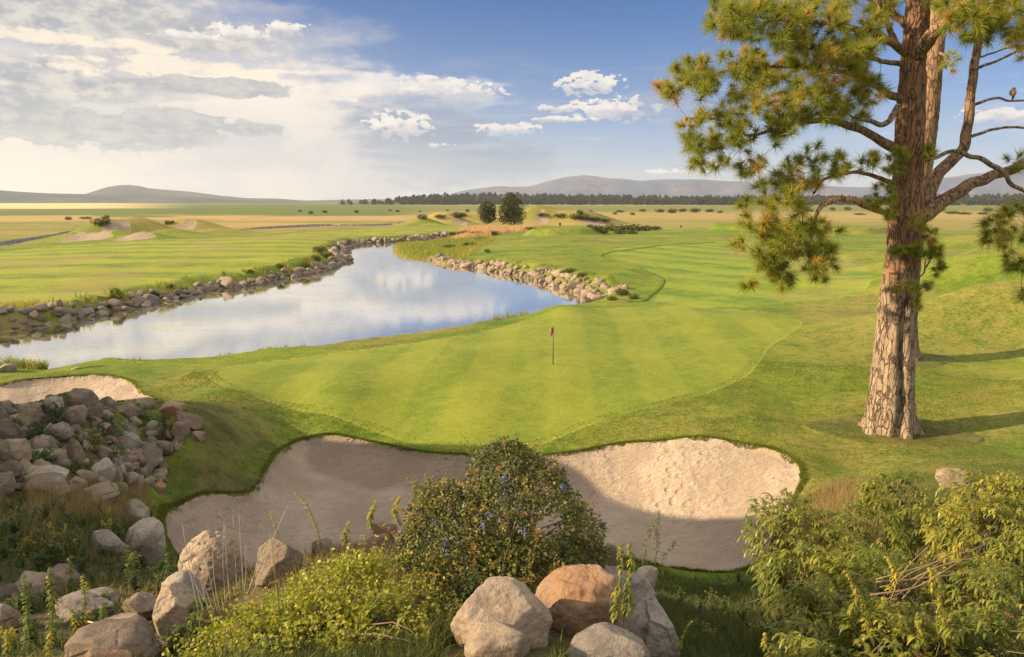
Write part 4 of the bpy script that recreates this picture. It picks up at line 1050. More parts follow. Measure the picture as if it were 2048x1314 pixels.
dry = np.where((px_ < 330) & (py_ > 930) & (py_ < 1060), np.clip(dry + .25, 0, 1), dry)
dry = np.where((px_ > 1230) & (px_ < 1560) & (py_ > 1140), dry * .55, dry)
stuff('wild_grass', [blades(P, h, .006 + .004 * rng.random(n_) + .0005 * y, .9, dry)], M['blade_wild'])
# rough turf: short blades on the slopes and lawns past the bunker
x, y = wedge(300000, 12, 40, -46, 42)
z = H(x, y); sm = np.maximum(np.maximum(sdist(x, y, B_MAIN, 3), sdist(x, y, B_LEFT, 3)), np.maximum(sdist(x, y, GREEN, 3) - .6, sdist(x, y, POND, 3) + .4))
dens = .30 + .7 * sstep(-.3, .3, fbm2(x / 2.2, y / 2.2, 3, 131))
keep = (sm < -.05) & (rng.random(len(x)) < dens) & clear_of_rocks(x, y) & (x > -17 - 0 * y)
x, y, z = x[keep], y[keep], z[keep]; n_ = len(x)
longer = np.exp(-((np.maximum(-sdist(x, y, B_MAIN, 3), 0)) / .35) ** 2)
stuff('rough_turf', [blades(np.stack([x, y, z - .01], 1), (.030 + .035 * rng.random(n_)) * (1 + .7 * longer), .008 + .0006 * y, .9, np.clip(.35 + .5 * fbm2(x / 3, y / 3, 3, 141) + rng.normal(0, .15, n_), 0, 1))], M['blade_turf'])
# fringe hanging over the lips
def fringe(P, n, hh):
    k = rng.integers(0, len(P), n); t = rng.random(n)[:, None]; q = P[k] * (1 - t) + P[(k + 1) % len(P)] * t
    c = P.mean(0); nn = unit(q - c); q = q + nn * rng.uniform(-.02, .16, n)[:, None]
    q += nn * (.10 * fbm2(q[:, 0] / .7, q[:, 1] / .7, 3, 33))[:, None] * -1
    return ground_pts(q[:, 0], q[:, 1])
P1 = fringe(dense(B_MAIN, True, 4), 26000, .1); P2 = fringe(dense(B_LEFT, True, 4), 7000, .1)
stuff('lip_grass', [blades(P1, .05 + .07 * rng.random(len(P1)), .016, 1.1, np.clip(rng.normal(.45, .2, len(P1)), 0, 1)), blades(P2, .05 + .07 * rng.random(len(P2)), .022, 1.1, np.clip(rng.normal(.55, .2, len(P2)), 0, 1))], M['blade_turf'])
# golden plumed grass beside the berry bush and below the lone slab
gq = np.concatenate([np.stack([rng.normal(755, 45, 1100), rng.uniform(1060, 1125, 1100)], 1), np.stack([rng.normal(690, 40, 500), rng.uniform(1085, 1120, 500)], 1), np.stack([rng.normal(1690, 45, 1600), rng.uniform(975, 1065, 1600)], 1), np.stack([rng.uniform(60, 300, 1500), rng.uniform(985, 1050, 1500)], 1)])
P = hit(gq[:, 0], gq[:, 1]); P = P[P[:, 1] < 20]; n_ = len(P)
stuff('golden_grass', [blades(np.repeat(P, 4, 0) + rng.normal(0, .05, (4 * n_, 3)) * [1, 1, 0], (.22 + .38 * rng.random(4 * n_)), .008, .6, np.clip(rng.normal(.78, .18, 4 * n_), 0, 1))], M['blade_wild'])
# reeds at the bend of the pond, straw grass behind them, rank grass on the stone banks
x = []; 
rp = dense(np.array([W(a, b, ZW)[:2] for a, b in [(793,492),(791,506),(812,516),(857,522),(905,531),(935,522),(960,505),(985,490),(950,476),(915,474),(870,482),(830,486)]]))
lo_, hi_ = rp.min(0), rp.max(0); q = rng.uniform(lo_, hi_, (60000, 2)); s_ = sdist(q[:, 0], q[:, 1], rp, 5); q = q[s_ > -.2][:16000]; s_ = s_[s_ > -.2][:16000]
P = ground_pts(q[:, 0], q[:, 1]); P[:, 2] = np.maximum(P[:, 2], ZW - .05)
stuff('reeds', [blades(P, (.55 + .75 * rng.random(len(P))) * (1 - .4 * sstep(1, 7, s_)) * (.8 + .5 * fbm2(P[:, 0] / 2, P[:, 1] / 2, 2, 155)), .055, .45, np.clip(rng.normal(.45, .25, len(P)) - .15 * sstep(3, 9, s_) + .35 * (1 - sstep(0, 1.2, s_)), 0, 1))], M['reed'])
gp = dense(poly_z(PX([(905,472),(930,462),(965,457),(1010,456),(1050,457),(1062,463),(1030,467),(990,470),(960,478)], -.2)))
lo_, hi_ = gp.min(0), gp.max(0); q = rng.uniform(lo_, hi_, (40000, 2)); q = q[sdist(q[:, 0], q[:, 1], gp, 5) > 0][:9000]
P = ground_pts(q[:, 0], q[:, 1]); stuff('straw_grass', [blades(P, 1.0 + .8 * rng.random(len(P)), .10, .5, rng.random(len(P)))], M['straw'])
bk = []
for pxs, o0, o1, n_, hh, ml in ((SHORE_L[1:19], .6, 3.2, 16000, .62, .5), (SHORE_L[18:], .3, 3.8, 5500, .75, .45), (SHORE_R[6:], 1.2, 3.0, 5000, .5, .25)):
    C0 = along(pxs, lambda y: .5); k = rng.integers(1, len(C0) - 1, n_); T = unit(C0[k + 1] - C0[k - 1]); Nn = np.stack([T[:, 1], -T[:, 0]], 1)
    s0 = sdist(*(C0[k] + Nn * .8).T, POND, 10); Nn = np.where((s0 > 0)[:, None], -Nn, Nn)
    off = rng.uniform(o0, o1, n_); q = C0[k] + Nn * off[:, None]
    cl = fbm2(q[:, 0] / 1.6, q[:, 1] / 1.6, 3, 151); kk = rng.random(n_) < sstep(-.15, .25, cl) * (.35 + .65 * sstep(o1 * .55, o1, off)); q = q[kk]
    P = ground_pts(q[:, 0], q[:, 1]); bk.append(blades(P, hh * (.35 + .9 * rng.random(len(P))), .045, .8, np.clip(rng.normal(ml, .22, len(P)) + .35 * fbm2(q[:, 0] / 4, q[:, 1] / 4, 2, 161), 0, 1)))
stuff('bank_grass', bk, M['reed'])
# weeds along the near shore of the pond
C0 = np.array([W(a, b, -.5)[:2] for a, b in CREST]); C0 = dense(C0, False, 30); k = rng.integers(0, len(C0), 9000)
q = C0[k] + rng.normal(0, .25, (len(k), 2)) + [0, .45]; cl = fbm2(q[:, 0] / 2.2, q[:, 1] / 2.2, 3, 171)
ppx, _ = in_px(ground_pts(q[:, 0], q[:, 1])); kk = rng.random(len(q)) < np.maximum(sstep(.05, .35, cl), np.where((ppx < 95) | ((ppx > 985) & (ppx < 1055)), .9, 0)); q = q[kk]; ppx = ppx[kk]
P = ground_pts(q[:, 0], q[:, 1]); hh = np.where(ppx < 110, .55, np.where((ppx > 985) & (ppx < 1055), .6, .22))
stuff('shore_weeds', [blades(P, hh * (.4 + rng.random(len(P))), .035, .9, np.clip(rng.normal(.45, .25, len(P)), 0, 1))], M['reed'])

# ------------------------------------------------------------------ leafy shrubs
def shell_points(ells, n, depth=.45):
    """points in the outer part of a union of ellipsoids (centre, radii)"""
    out = []; vol = np.array([e[1][0] * e[1][1] + e[1][0] * e[1][2] for e in ells]); vol = vol / vol.sum()
    for (c, r), v in zip(ells, vol):
        d = unit(rng.normal(size=(int(n * v * 1.6) + 4, 3))); t = 1 - depth * rng.random(len(d)) ** 1.6
        p = c + d * r * t[:, None] * (1 + .16 * fbm3(d * 2.2 + np.asarray(c), 3, 7))[:, None]
        ins = np.zeros(len(p), bool)
        for c2, r2 in ells:
            if c2 is c: continue
            ins |= (((p - c2) / (np.asarray(r2) * .80)) ** 2).sum(1) < 1
        out.append(np.concatenate([p, d], 1)[~ins])
    o = np.concatenate(out); rng.shuffle(o); o = o[:n]; return o[:, :3], o[:, 3:]
def px_ell(px, py, y, rx, ry, ryd=None):
    """ellipsoid seen at a photo pixel with pixel radii, y metres away"""
    c = WY(px, py, y); s = y / (FPX * cos(PITCH) + (657 - py) * sin(PITCH))
    return (c, np.array([rx * s, (ryd if ryd else (rx + ry) / 2 * s), ry * s]))
def stems_to(root, pts, n, r0, mat, parent, name='branch', each=False, bow=.15):
    mb = MB(); k = rng.choice(len(pts), n, replace=False)
    for i in k:
        a = root + rng.normal(0, .08, 3) * [1, 1, 0]; b = pts[i]; m = (a + b) / 2 + rng.normal(0, bow, 3) * np.linalg.norm(b - a)
        V, Q, T = tube(smooth_path([a, m * [1, 1, .9] + [0, 0, .1 * b[2]], b], 7), np.linspace(r0, r0 * .3, 7), 5, False); mb.add(V, Q, None, .5)
    return mb.build(name, mat, parent, True, parent.location if parent else None)
def to_local(o, P): return P - np.array(o.location)

def shoots(P, D, n, ln, per, size, half, v0, up=.9, out=.75, start=.12):
    """leafy shoots that break the outline: stem paths and leaves in opposite pairs"""
    k = rng.choice(len(P), n, replace=False); L_ = ln * (.5 + .8 * rng.random(n)); d0 = unit(D[k] * out + rng.normal(0, .35, (n, 3)) + [0, 0, up])
    pa = P[k] - d0 * start; bend = rng.normal(0, .25, (n, 3)) + D[k] * .35 + [0, 0, -.12]
    LV, ST = [], []
    for j in range(per):
        t = (j + .6) / per; pos = pa + d0 * (L_ * t)[:, None] + bend * (L_ * t * t * .5)[:, None]
        tang = unit(d0 + bend * t); side = unit(np.cross(tang, rng.normal(size=(n, 3))))
        for sg in (-1, 1):
            LV.append(leaves(pos, unit(side * sg + tang * .75 + [0, 0, .1]), np.array([0, 0, 1.0]) + rng.normal(0, .4, (n, 3)), size * (1.1 - .55 * t) * (.75 + .5 * rng.random(n)), half * (1.1 - .5 * t), .3, .45, np.clip(v0 + .28 * t + rng.normal(0, .12, n), 0, 1)))
    for i in range(n):
        ST.append(np.array([pa[i] + d0[i] * L_[i] * t + bend[i] * L_[i] * t * t * .5 for t in np.linspace(0, 1, 5)]))
    return LV, ST

# the berry bush
yb = 6.6; g = hit(1010, 1165)[0]; root = np.array([WY(1015, 1160, yb)[0], yb, H(np.array([WY(1015,1160,yb)[0]]), np.array([yb]))[0]])
bush = empty('berry_bush', root); tag(bush, 'large dark green bush with clusters of blue berries before the sand', 'bush')
EL = [px_ell(1035, 1030, yb, 125, 120), px_ell(1010, 940, yb, 75, 50), px_ell(910, 1075, yb - .15, 100, 80), px_ell(1120, 1075, yb + .1, 88, 72), px_ell(1045, 1125, yb - .45, 110, 70), px_ell(880, 1000, yb, 50, 40), px_ell(1090, 985, yb, 45, 50), px_ell(900, 1160, yb - .3, 75, 45), px_ell(1175, 1110, yb + .2, 40, 38), px_ell(835, 1110, yb - .2, 50, 50), px_ell(1010, 905, yb + .05, 40, 28), px_ell(850, 1040, yb, 40, 45)]
P, D = shell_points(EL, 17500, .55); kb = fbm3(P * 3.0, 3, 29) > -.27; P, D = P[kb], D[kb]
# sprigs: leaves gathered in little rosettes
n_ = len(P); var = np.clip(.38 + .28 * fbm3(P * 3.0, 3, 31) + rng.normal(0, .17, n_) + .20 * (rng.random(n_) < .06), 0, 1)
dirs = unit(D * .7 + rng.normal(0, .65, (n_, 3)) + [0, 0, .25])
mb = MB(); V, T, a = leaves(P, dirs, rng.normal(size=(n_, 3)) * .5 + [0, -.3, 1], .050 * (.6 + .7 * rng.random(n_)), .0145, .35, .25, var); mb.add(to_local(bush, V), None, T, a)
LVb, STb = shoots(P, D, 380, .24, 7, .052, .0150, .40, .8, .8, .08)
for V, T, a in LVb: mb.add(to_local(bush, V), None, T, a)
for p_ in STb: V, Q, T = tube(p_, np.linspace(.003, .0015, 5), 4, False); mb.add(to_local(bush, V), Q, None, .8)
mb.build('foliage', M['berry_leaf'], bush)
stems_to(root, P, 70, .014, M['twig'], bush, 'branches')
for k in range(54):
    i = rng.integers(n_)
    while D[i, 1] > .35 or P[i, 2] < root[2] + .25: i = rng.integers(n_)
    c = P[i] + D[i] * .02; mb = MB(); Vs, Ts = ico(1)
    for b in range(rng.integers(9, 20)):
        mb.add(Vs * .0098 * rng.uniform(.8, 1.2) + c + rng.normal(0, .016, 3) * [1, 1, 1.1], None, Ts, .5)
    mb.build('berry_cluster', M['berry'], bush, True, bush.location)
for k in range(16):         # rusty spent flower heads
    i = rng.integers(n_)
    while D[i, 1] > .2: i = rng.integers(n_)
    nn_ = 60; q = P[i] + rng.normal(0, .013, (nn_, 3)); V, T, a = leaves(q, rng.normal(size=(nn_, 3)), rng.normal(size=(nn_, 3)), .022, .004, .2)
    mb = MB(); mb.add(to_local(bush, V), None, T, a); mb.build('seed_head', M['seed'], bush)

# the yellow-green shrub in front
ys_ = 5.2; rx_ = WY(640, 1300, ys_)[0]; root = np.array([rx_, ys_, H(np.array([rx_]), np.array([ys_]))[0] - .05])
sh_o = empty('leafy_shrub', root); tag(sh_o, 'bright yellow-green leafy shrub between the boulders and the berry bush', 'shrub')
EL = [px_ell(680, 1228, 5.4, 150, 92), px_ell(505, 1290, 5.0, 110, 70), px_ell(800, 1240, 5.2, 95, 80), px_ell(620, 1340, 4.6, 230, 70), px_ell(420, 1335, 4.7, 110, 50), px_ell(580, 1225, 5.5, 55, 45), px_ell(720, 1150, 5.6, 70, 45), px_ell(870, 1320, 4.7, 60, 60)]
P, D = shell_points(EL, 7600, .6); n_ = len(P)
cl = fbm3(P * 4.0, 3, 41); kp = cl > -.22; P, D = P[kp], D[kp]; n_ = len(P)
var = np.clip(.50 + .3 * fbm3(P * 3.0, 3, 43) + rng.normal(0, .16, n_) + .4 * (rng.random(n_) < .012), 0, 1)
LVs, STs = shoots(P, D, 560, .27, 7, .056, .0165, .45)
mb = MB(); V, T, a = leaves(P, unit(D * .6 + rng.normal(0, .6, (n_, 3)) + [0, 0, .15]), rng.normal(size=(n_, 3)) * .5 + [0, -.2, 1], .052 * (.6 + .8 * rng.random(n_)), .0155, .3, .35, var); mb.add(to_local(sh_o, V), None, T, a)

for V, T, a in LVs: mb.add(to_local(sh_o, V), None, T, a)
mb.build('foliage', M['gold_leaf'], sh_o)
mb = MB()
for p_ in STs: V, Q, T = tube(p_, np.linspace(.0035, .0015, 5), 4, False); mb.add(to_local(sh_o, V), Q, None, .5)
mb.build('shoots', M['green_stem'], sh_o)
stems_to(root, P, 120, .009, M['twig'], sh_o, 'branches')
# long thin shoots that rise out of it
for (a_, b_, c_) in (((720, 1250), (780, 1150), (870, 940)), ((880, 1330), (905, 1260), (1000, 1180)), ((560, 1230), (548, 1130), (540, 1060))):
    mb = MB(); V, Q, T = tube(smooth_path([WY(*a_, 5.0), WY(*b_, 5.05), WY(*c_, 5.2)] if a_[0] != 720 else [WY(*a_, 5.0), WY(765, 1180, 5.05), WY(812, 1085, 5.15)], 10), np.linspace(.006, .002, 10), 5); mb.add(to_local(sh_o, V), Q, T, .5); mb.build('shoot', M['green_stem'], sh_o)

# the long-leaved shrubs (elder) on the right
def elder(name, label, ells, rooty, n_comp, nst, seeds=0, tone=0.0, hole=-.16):
    c0 = np.mean([e[0] for e in ells], 0); rx_, ry_ = c0[0], c0[1] + .1
    root = np.array([rx_, ry_, H(np.array([rx_]), np.array([ry_]))[0] - .05])
    o = empty(name, root); tag(o, label, 'shrub', 'long-leaved shrubs on the mound')
    P, D = shell_points(ells, n_comp, .5); kp = fbm3(P * 2.6, 3, 51) > hole; P, D = P[kp], D[kp]; m = len(P)
    R_ = unit(D * [1, 1, .6] + rng.normal(0, .45, (m, 3)) + [0, 0, .25])          # the leaf stalks
    mb = MB(); clv = .42 + .30 * fbm3(P * 1.9, 3, 53) + tone
    for j in range(7):
        t = (j // 2 + 1) / 4.0; sgn = (-1) ** j if j < 6 else 0
        side = unit(np.cross(R_, np.array([0, 0, 1.0]) + rng.normal(0, .1, (m, 3))))
        base = P + R_ * (t * .125) + np.array([0, 0, -1]) * (t * t * .035)
        d = unit(R_ * .75 + side * sgn * .95 + rng.normal(0, .16, (m, 3)))
        V, T, a = long_leaves(base, d, .105 * (.55 + .75 * rng.random(m)), .0135, 1.15 + .4 * rng.random(m), np.clip(clv + rng.normal(0, .13, m), 0, 1)); mb.add(to_local(o, V), None, T, a)
    mb.build('foliage', M['elder_leaf'], o)
    stems_to(root, P, nst, .013, M['twig'], o, 'branches', bow=.12)
    for k in range(seeds):
        i = rng.integers(m); 
        while D[i, 1] > .2: i = rng.integers(m)
        q = P[i] + D[i] * .06 + rng.normal(0, .018, (70, 3)) * [1, 1, .6]; V, T, a = leaves(q, rng.normal(size=(70, 3)) + [0, 0, .6], rng.normal(size=(70, 3)), .03, .003, .2)
        mb = MB(); mb.add(to_local(o, V), None, T, a); mb.build('seed_head', M['seed'], o)
    return o
elder('elder_shrub', 'long-leaved shrub leaning over the corner of the sand, rusty seed heads at its tips', [px_ell(1590, 1080, 8.6, 88, 85), px_ell(1555, 1040, 8.8, 50, 45), px_ell(1640, 1130, 8.2, 100, 75), px_ell(1600, 1170, 7.9, 70, 45)], 0, 900, 40, 12, .06)
elder('elder_shrub', 'dense dark-topped shrub standing behind the others below the lone pale slab', [px_ell(1790, 985, 10.5, 60, 40), px_ell(1840, 1035, 10.2, 100, 55), px_ell(1740, 1060, 10.0, 70, 50)], 0, 900, 40, 4, -.05)
elder('elder_shrub', 'tall bright shrub beside the pale slab, cut by the edge of the picture', [px_ell(1970, 990, 9.5, 75, 45), px_ell(1985, 1080, 8.6, 110, 85), px_ell(2070, 1030, 9, 70, 80)], 0, 1100, 50, 4, .12)
elder('elder_shrub', 'wide shrub in front with bare reddish twigs in its middle', [px_ell(1800, 1210, 7.2, 170, 90), px_ell(1650, 1250, 6.8, 90, 80), px_ell(1960, 1215, 7.0, 130, 85), px_ell(1780, 1310, 6.0, 230, 70), px_ell(1990, 1320, 5.8, 120, 70)], 0, 2600, 90, 8, .05)
tw = empty('dead_branch', WY(1850, 1150, 6.9)); tag(tw, 'bare reddish dead branch sprawling through the wide long-leaved shrub', 'dead branch')
mb = MB()
for k in range(9):
    a = WY(1780 + rng.uniform(-40, 60), 1180 + rng.uniform(-25, 30), 6.75); b = WY(1880 + rng.uniform(-110, 110), 1130 + rng.uniform(-50, 60), 6.75 + rng.uniform(-.15, .35)); m = (a + b) / 2 + rng.normal(0, .05, 3)
    V, Q, T = tube(smooth_path([a, m, b], 8), np.linspace(.006, .0022, 8), 5); mb.add(to_local(tw, V), Q, T, .5)
mb.build('twigs', M['red_twig'], tw)
V, Q, T = tube(smooth_path([WY(1740, 1190, 6.4), WY(1830, 1175, 6.3), WY(1900, 1135, 6.3), WY(1940, 1110, 6.4)], 14), np.linspace(.011, .005, 14), 7); mb = MB(); mb.add(to_local(tw, V), Q, T, .5); mb.build('limb', M['twig'], tw)

# ------------------------------------------------------------------ single tall weeds
def stalk(label, path, leafL, nl, mat='weed_leaf', r=.007, flower=0.0, var=.6, droop=1.0, cat='weed', name='weed_stalk', grp='tall single weeds'):
    P = smooth_path(path, 16); o = empty(name, P[0]); tag(o, label, cat, grp)
    mb = MB(); V, Q, T = tube(P, np.linspace(r, r * .4, 16), 5); mb.add(to_local(o, V), Q, T, .5); mb.build('stem', M['green_stem'], o)
    t = rng.random(nl) ** .9 * .97 + .03; idx = t * 15; i0 = np.minimum(idx.astype(int), 14); f = (idx - i0)[:, None]; q = P[i0] * (1 - f) + P[i0 + 1] * f
    a = rng.uniform(0, 2 * pi, nl); d = np.stack([np.cos(a), np.sin(a), .35 + 0 * a], 1)
    V, T, av = long_leaves(q, d, leafL * (1.15 - .75 * t) * (.6 + .6 * rng.random(nl)), leafL * .11, droop, np.clip(var + flower * t + rng.normal(0, .12, nl), 0, 1))
    mb = MB(); mb.add(to_local(o, V), None, T, av); mb.build('foliage', M[mat], o); return o
stalk('drooping yellow-green stalk before the rusty boulder, the thicker of the two', [WY(1232,1245,4.9), WY(1236,1190,4.9), WY(1243,1130,4.95), WY(1240,1092,5.0)], .075, 150, r=.006, var=.72, droop=1.7)
stalk('drooping yellow-green stalk before the rusty boulder, the one towards the small pale stone', [WY(1258,1225,4.9), WY(1256,1180,4.9), WY(1262,1130,4.95), WY(1258,1086,5.0)], .070, 150, r=.006, var=.66, droop=1.7)
stalk('slender weed leaning over the sand behind the yellow-green shrub, brown at its tip', [WY(642,1090,8.2), WY(630,1045,8.2), WY(610,1005,8.2), WY(590,985,8.2)], .06, 90, flower=.3)
stalk('short pale weed spike rising behind the blocky boulder', [WY(560,1092,8.6), WY(553,1060,8.6), WY(545,1035,8.6), WY(541,1022,8.6)], .05, 60, flower=.3, var=.7)
stalk('dark green upright weed on the near lip of the sand beside a leaning one', [WY(1312,1125,9.5), WY(1312,1085,9.5), WY(1315,1050,9.5), WY(1317,1025,9.5)], .09, 70, var=.25, flower=.2)
stalk('arching weed with hanging leaves on the near lip of the sand', [WY(1285,1130,9.5), WY(1290,1090,9.5), WY(1302,1060,9.5), WY(1312,1040,9.5)], .10, 40, var=.3)
stalk('low bent weed at the near lip of the sand, towards the elder', [WY(1320,1130,9.5), WY(1330,1108,9.5), WY(1345,1090,9.5), WY(1350,1080,9.5)], .08, 40, var=.25)
stalk('fuzzy tan seed spike leaning over the dark grass below the small pale stone', [WY(1358,1300,5.2), WY(1365,1275,5.2), WY(1375,1255,5.2), WY(1384,1242,5.2)], .022, 160, var=.98, r=.008, droop=.3)
for (lb, p0, p1, nl, v) in (
    ('bushy yellow-flowered weed before the long flank of rock', (60,1300),(48,1150),150,.55), ('tall yellow-tipped weed beside the rounded brown boulder', (105,1270),(98,1135),150,.62),
    ('yellow-tipped weed between the rough grey boulder and the grey slab', (160,1260),(165,1150),110,.6), ('low yellow-flowered weed at the very bottom edge beside the dark-cleft boulder', (105,1330),(100,1265),110,.8),
    ('green leafy weed at the very corner of the picture', (18,1330),(14,1260),110,.72), ('leafy green weed before the dark domed boulder', (215,1270),(205,1205),100,.45),
    ('grey-green weed rising from grass above the rough grey boulder', (150,1190),(140,1110),90,.4), ('leafy weed in the grass below the hollow-topped boulder', (245,1180),(262,1110),90,.42),
    ('thin yellow weed against the long grey slab', (172,1215),(170,1165),60,.8), ('green weed in the grass near the tall whitish boulder', (330,1170),(335,1105),80,.35)):
    yy = WY(*p0, 1.0); yy = min(max(hit(p0[0], min(p0[1], 1310))[0, 1], 4.2), 9)
    a, b = WY(*p0, yy), WY(*p1, yy); m = (a + b) / 2 + rng.normal(0, .03, 3)
    stalk(lb, [a, m, b], .085 * yy / 6.5, nl, flower=.28, var=v - .15, r=.006)
for (lb, p0, p1, nl, v) in (('bright weed with plumed top among dry grass beside the berry bush', (745,1060),(752,1000),120,.78), ('plumed weed rising between dry grass and the golden boulders', (800,1050),(800,992),120,.8),
    ('yellow weed tuft on the sand side of the small sunlit boulder', (690,1085),(700,1040),100,.75), ('shaggy weed beside the berry bush, level with its crown', (838,1010),(832,962),90,.6)):
    a, b = WY(*p0, 7.4), WY(*p1, 7.4); stalk(lb, [a, (a + b) / 2 + rng.normal(0, .03, 3), b], .08, nl, flower=.25, var=v - .15)
for (lb, p0, p1, nl) in (('yellow flower spike hanging before the elder leaning over the sand', (1700,1225),(1690,1140),110), ('long curling yellow spike low in front of the wide shrub', (1735,1265),(1722,1190),120), ('upright yellow spike before the dark hollow of the wide shrub', (1775,1190),(1772,1112),110),
    ('yellow spike beside the bare reddish branch', (1862,1190),(1858,1135),90), ('pale yellow spike under the bare reddish branch', (1888,1255),(1884,1180),100), ('thick yellow plume low in the corner of the wide shrub', (1840,1300),(1832,1240),100), ('yellow plume at the lower tip of the shrub beside the dark grass', (1545,1310),(1530,1265),80), ('yellow spike against the bright tall shrub', (1915,1120),(1912,1080),80)):
    a, b = WY(*p0, 5.9), WY(*p1, 5.95); stalk(lb, [a, (a + b) / 2 + rng.normal(0, .03, 3), b], .062, nl, flower=.22, var=.74, r=.005, droop=1.6)
# fan of dry grey stems before the pitted boulder
root = WY(440, 1235, 5.6); o = empty('dry_stem_clump', root); tag(o, 'fan of thin bare grey stems before the large pitted boulder', 'dry stems')
for (a, b) in (((400,1235),(365,1050)),((410,1235),(377,1085)),((420,1235),(375,1090)),((432,1235),(390,1120)),((438,1235),(402,1075)),((442,1230),(425,1100)),((452,1215),(448,1045)),((462,1215),(450,1050)),((474,1190),(466,1030)),((488,1190),(478,1030)),((489,1190),(492,1090)),((494,1190),(520,1100)),((496,1190),(575,1012)),((505,1190),(545,1090)),((428,1232),(362,1118)),((555,1095),(520,1048))):
    m = ((a[0] + b[0]) / 2 + rng.uniform(-5, 5), (a[1] + b[1]) / 2); V, Q, T = tube(smooth_path([WY(*a, 5.6), WY(*m, 5.58), WY(*b, 5.55)], 8), np.linspace(.0048, .0022, 8), 5); mb = MB(); mb.add(to_local(o, V), Q, T, .5); mb.build('stem', M['dry_stem'], o)
# a pale broken stem lying over the flat boulder
o = empty('fallen_stem', WY(180, 1245, 5.3)); V, Q, T = tube(smooth_path([WY(176,1243,5.3), WY(215,1252,5.25), WY(270,1262,5.2), WY(335,1287,5.0)], 10), np.linspace(.006, .003, 10), 5); mb = MB(); mb.add(to_local(o, V), Q, T, .5); mb.build('stem', M['dry_stem'], o); tag(o, 'thin pale stem lying across the flat-topped tan boulder', 'dry stem')
# low plants in the rock pile
def tuft_plant(px, py, w_, h_, n, mat, label, L=.10, var=.4, kind='leaf', name='weed_clump'):
    g = hit(px, py + h_ * .45)[0]; y = g[1]; o = empty(name, g); tag(o, label, 'weeds', 'weed clumps in the rock pile')
    s = y / FPX; c = np.array([g[0], y, g[2]]); r = np.array([w_ * s / 2, w_ * s / 2, h_ * s])
    d = unit(rng.normal(size=(n, 3)) + [0, 0, .7]); d[:, 2] = np.abs(d[:, 2]); p = c + d * r * rng.uniform(.35, 1, (n, 1))
    v = np.clip(var + rng.normal(0, .15, n), 0, 1); mb = MB()
    if kind == 'twig':
        for k in range(n):
            V, Q, T = tube(smooth_path([c + rng.normal(0, .1, 3) * [1, 1, 0], (c + p[k]) / 2 + rng.normal(0, .06, 3), p[k]], 6), np.linspace(.010, .005, 6), 4, False); mb.add(to_local(o, V), Q, None, .5)
        mb.build('twigs', mat, o); return
    V, T, a = long_leaves(p, d + rng.normal(0, .4, (n, 3)), L * (.6 + .7 * rng.random(n)), L * .16, .5, v); mb.add(to_local(o, V), None, T, a); mb.build('foliage', mat, o)
for a in ((75,870,70,44,420,M['shrub_leaf'],'dark green weed clump between the upright tan boulder and the squat one',.16,.45), (115,832,50,44,340,M['shrub_leaf'],'dark green weed clump behind the leaning tan slab',.16,.4),
          (180,875,70,36,380,M['weed_leaf'],'yellow-green weeds in the middle of the rock pile',.14,.6), (285,825,60,40,340,M['weed_leaf'],'green weeds on the crest of the pile beside the sand',.15,.45),
          (75,918,60,20,60,M['weed_leaf'],'broad grey-green leaves lying before the pale flat stone',.34,.2), (330,850,40,50,240,M['shrub_leaf'],'weeds round the tilted pale slab',.15,.5), (215,850,46,34,260,M['shrub_leaf'],'weeds behind the reddish pointed boulder',.15,.5),
          (30,850,40,24,200,M['weed_leaf'],'weeds beside the upright tan boulder at the pile edge',.14,.5), (235,905,40,34,200,M['weed_leaf'],'pale weeds beside the egg-shaped boulder',.15,.55), (150,930,30,26,140,M['weed_leaf'],'weeds at the foot of the blocky brown boulder',.13,.4)):
    tuft_plant(*a)
tuft_plant(265, 850, 70, 40, 60, M['dry_stem'], 'tangle of dead grey twigs on the crest side of the pile', kind='twig', name='dead_twigs')
tuft_plant(235, 915, 50, 40, 50, M['dry_stem'], 'tangle of dead grey twigs beside the egg-shaped boulder', kind='twig', name='dead_twigs')
tuft_plant(355, 885, 40, 26, 36, M['dry_stem'], 'bleached dead twigs on the grass beside the tilted slab', kind='twig', name='dead_twigs')

wproto = []
for k in range(7):
    mb = MB(); q = np.random.default_rng(900 + k); nst = 7
    for j in range(nst):
        a = q.uniform(0, 6.28); tip = np.array([cos(a) * q.uniform(.05, .28), sin(a) * q.uniform(.05, .28), q.uniform(.45, 1.0)]); sp = smooth_path([(0, 0, -.05), tip * [.3, .3, .55] + q.normal(0, .03, 3), tip], 9)
        V, Q, T = tube(sp, np.linspace(.010, .004, 9), 4, False); mb.add(V, Q, None, .35)
        nl = 34; t = q.random(nl) * .92 + .08; i0 = np.minimum((t * 8).astype(int), 7); f = (t * 8 - i0)[:, None]; p_ = sp[i0] * (1 - f) + sp[i0 + 1] * f; an = q.uniform(0, 6.28, nl)
        V, T, av = long_leaves(p_, np.stack([np.cos(an), np.sin(an), .4 + 0 * an], 1), (.21 - .13 * t) * (.6 + .7 * q.random(nl)), .018 if k % 2 else .030, .9, np.clip((.30, .45, .2, .55, .35, .62, .4)[k] + (.35 if k in (3, 5) else .1) * t + q.normal(0, .1, nl), 0, 1)); mb.add(V, None, T, av)
    o = mb.build('weed', M['weed_leaf'] if k % 3 else M['shrub_leaf']); wproto.append(o.data); bpy.data.objects.remove(o)
pts = []
for x0, x1, y0, y1, n in ((0, 400, 1010, 1310, 150), (900, 1330, 1190, 1312, 30), (0, 330, 820, 985, 34), (1240, 1560, 1160, 1310, 26), (560, 860, 1040, 1120, 22), (0, 300, 985, 1060, 18)):
    pts.append(np.stack([rng.uniform(x0, x1, n), rng.uniform(y0, y1, n)], 1))
pts = np.concatenate(pts); G = hit(pts[:, 0], pts[:, 1])
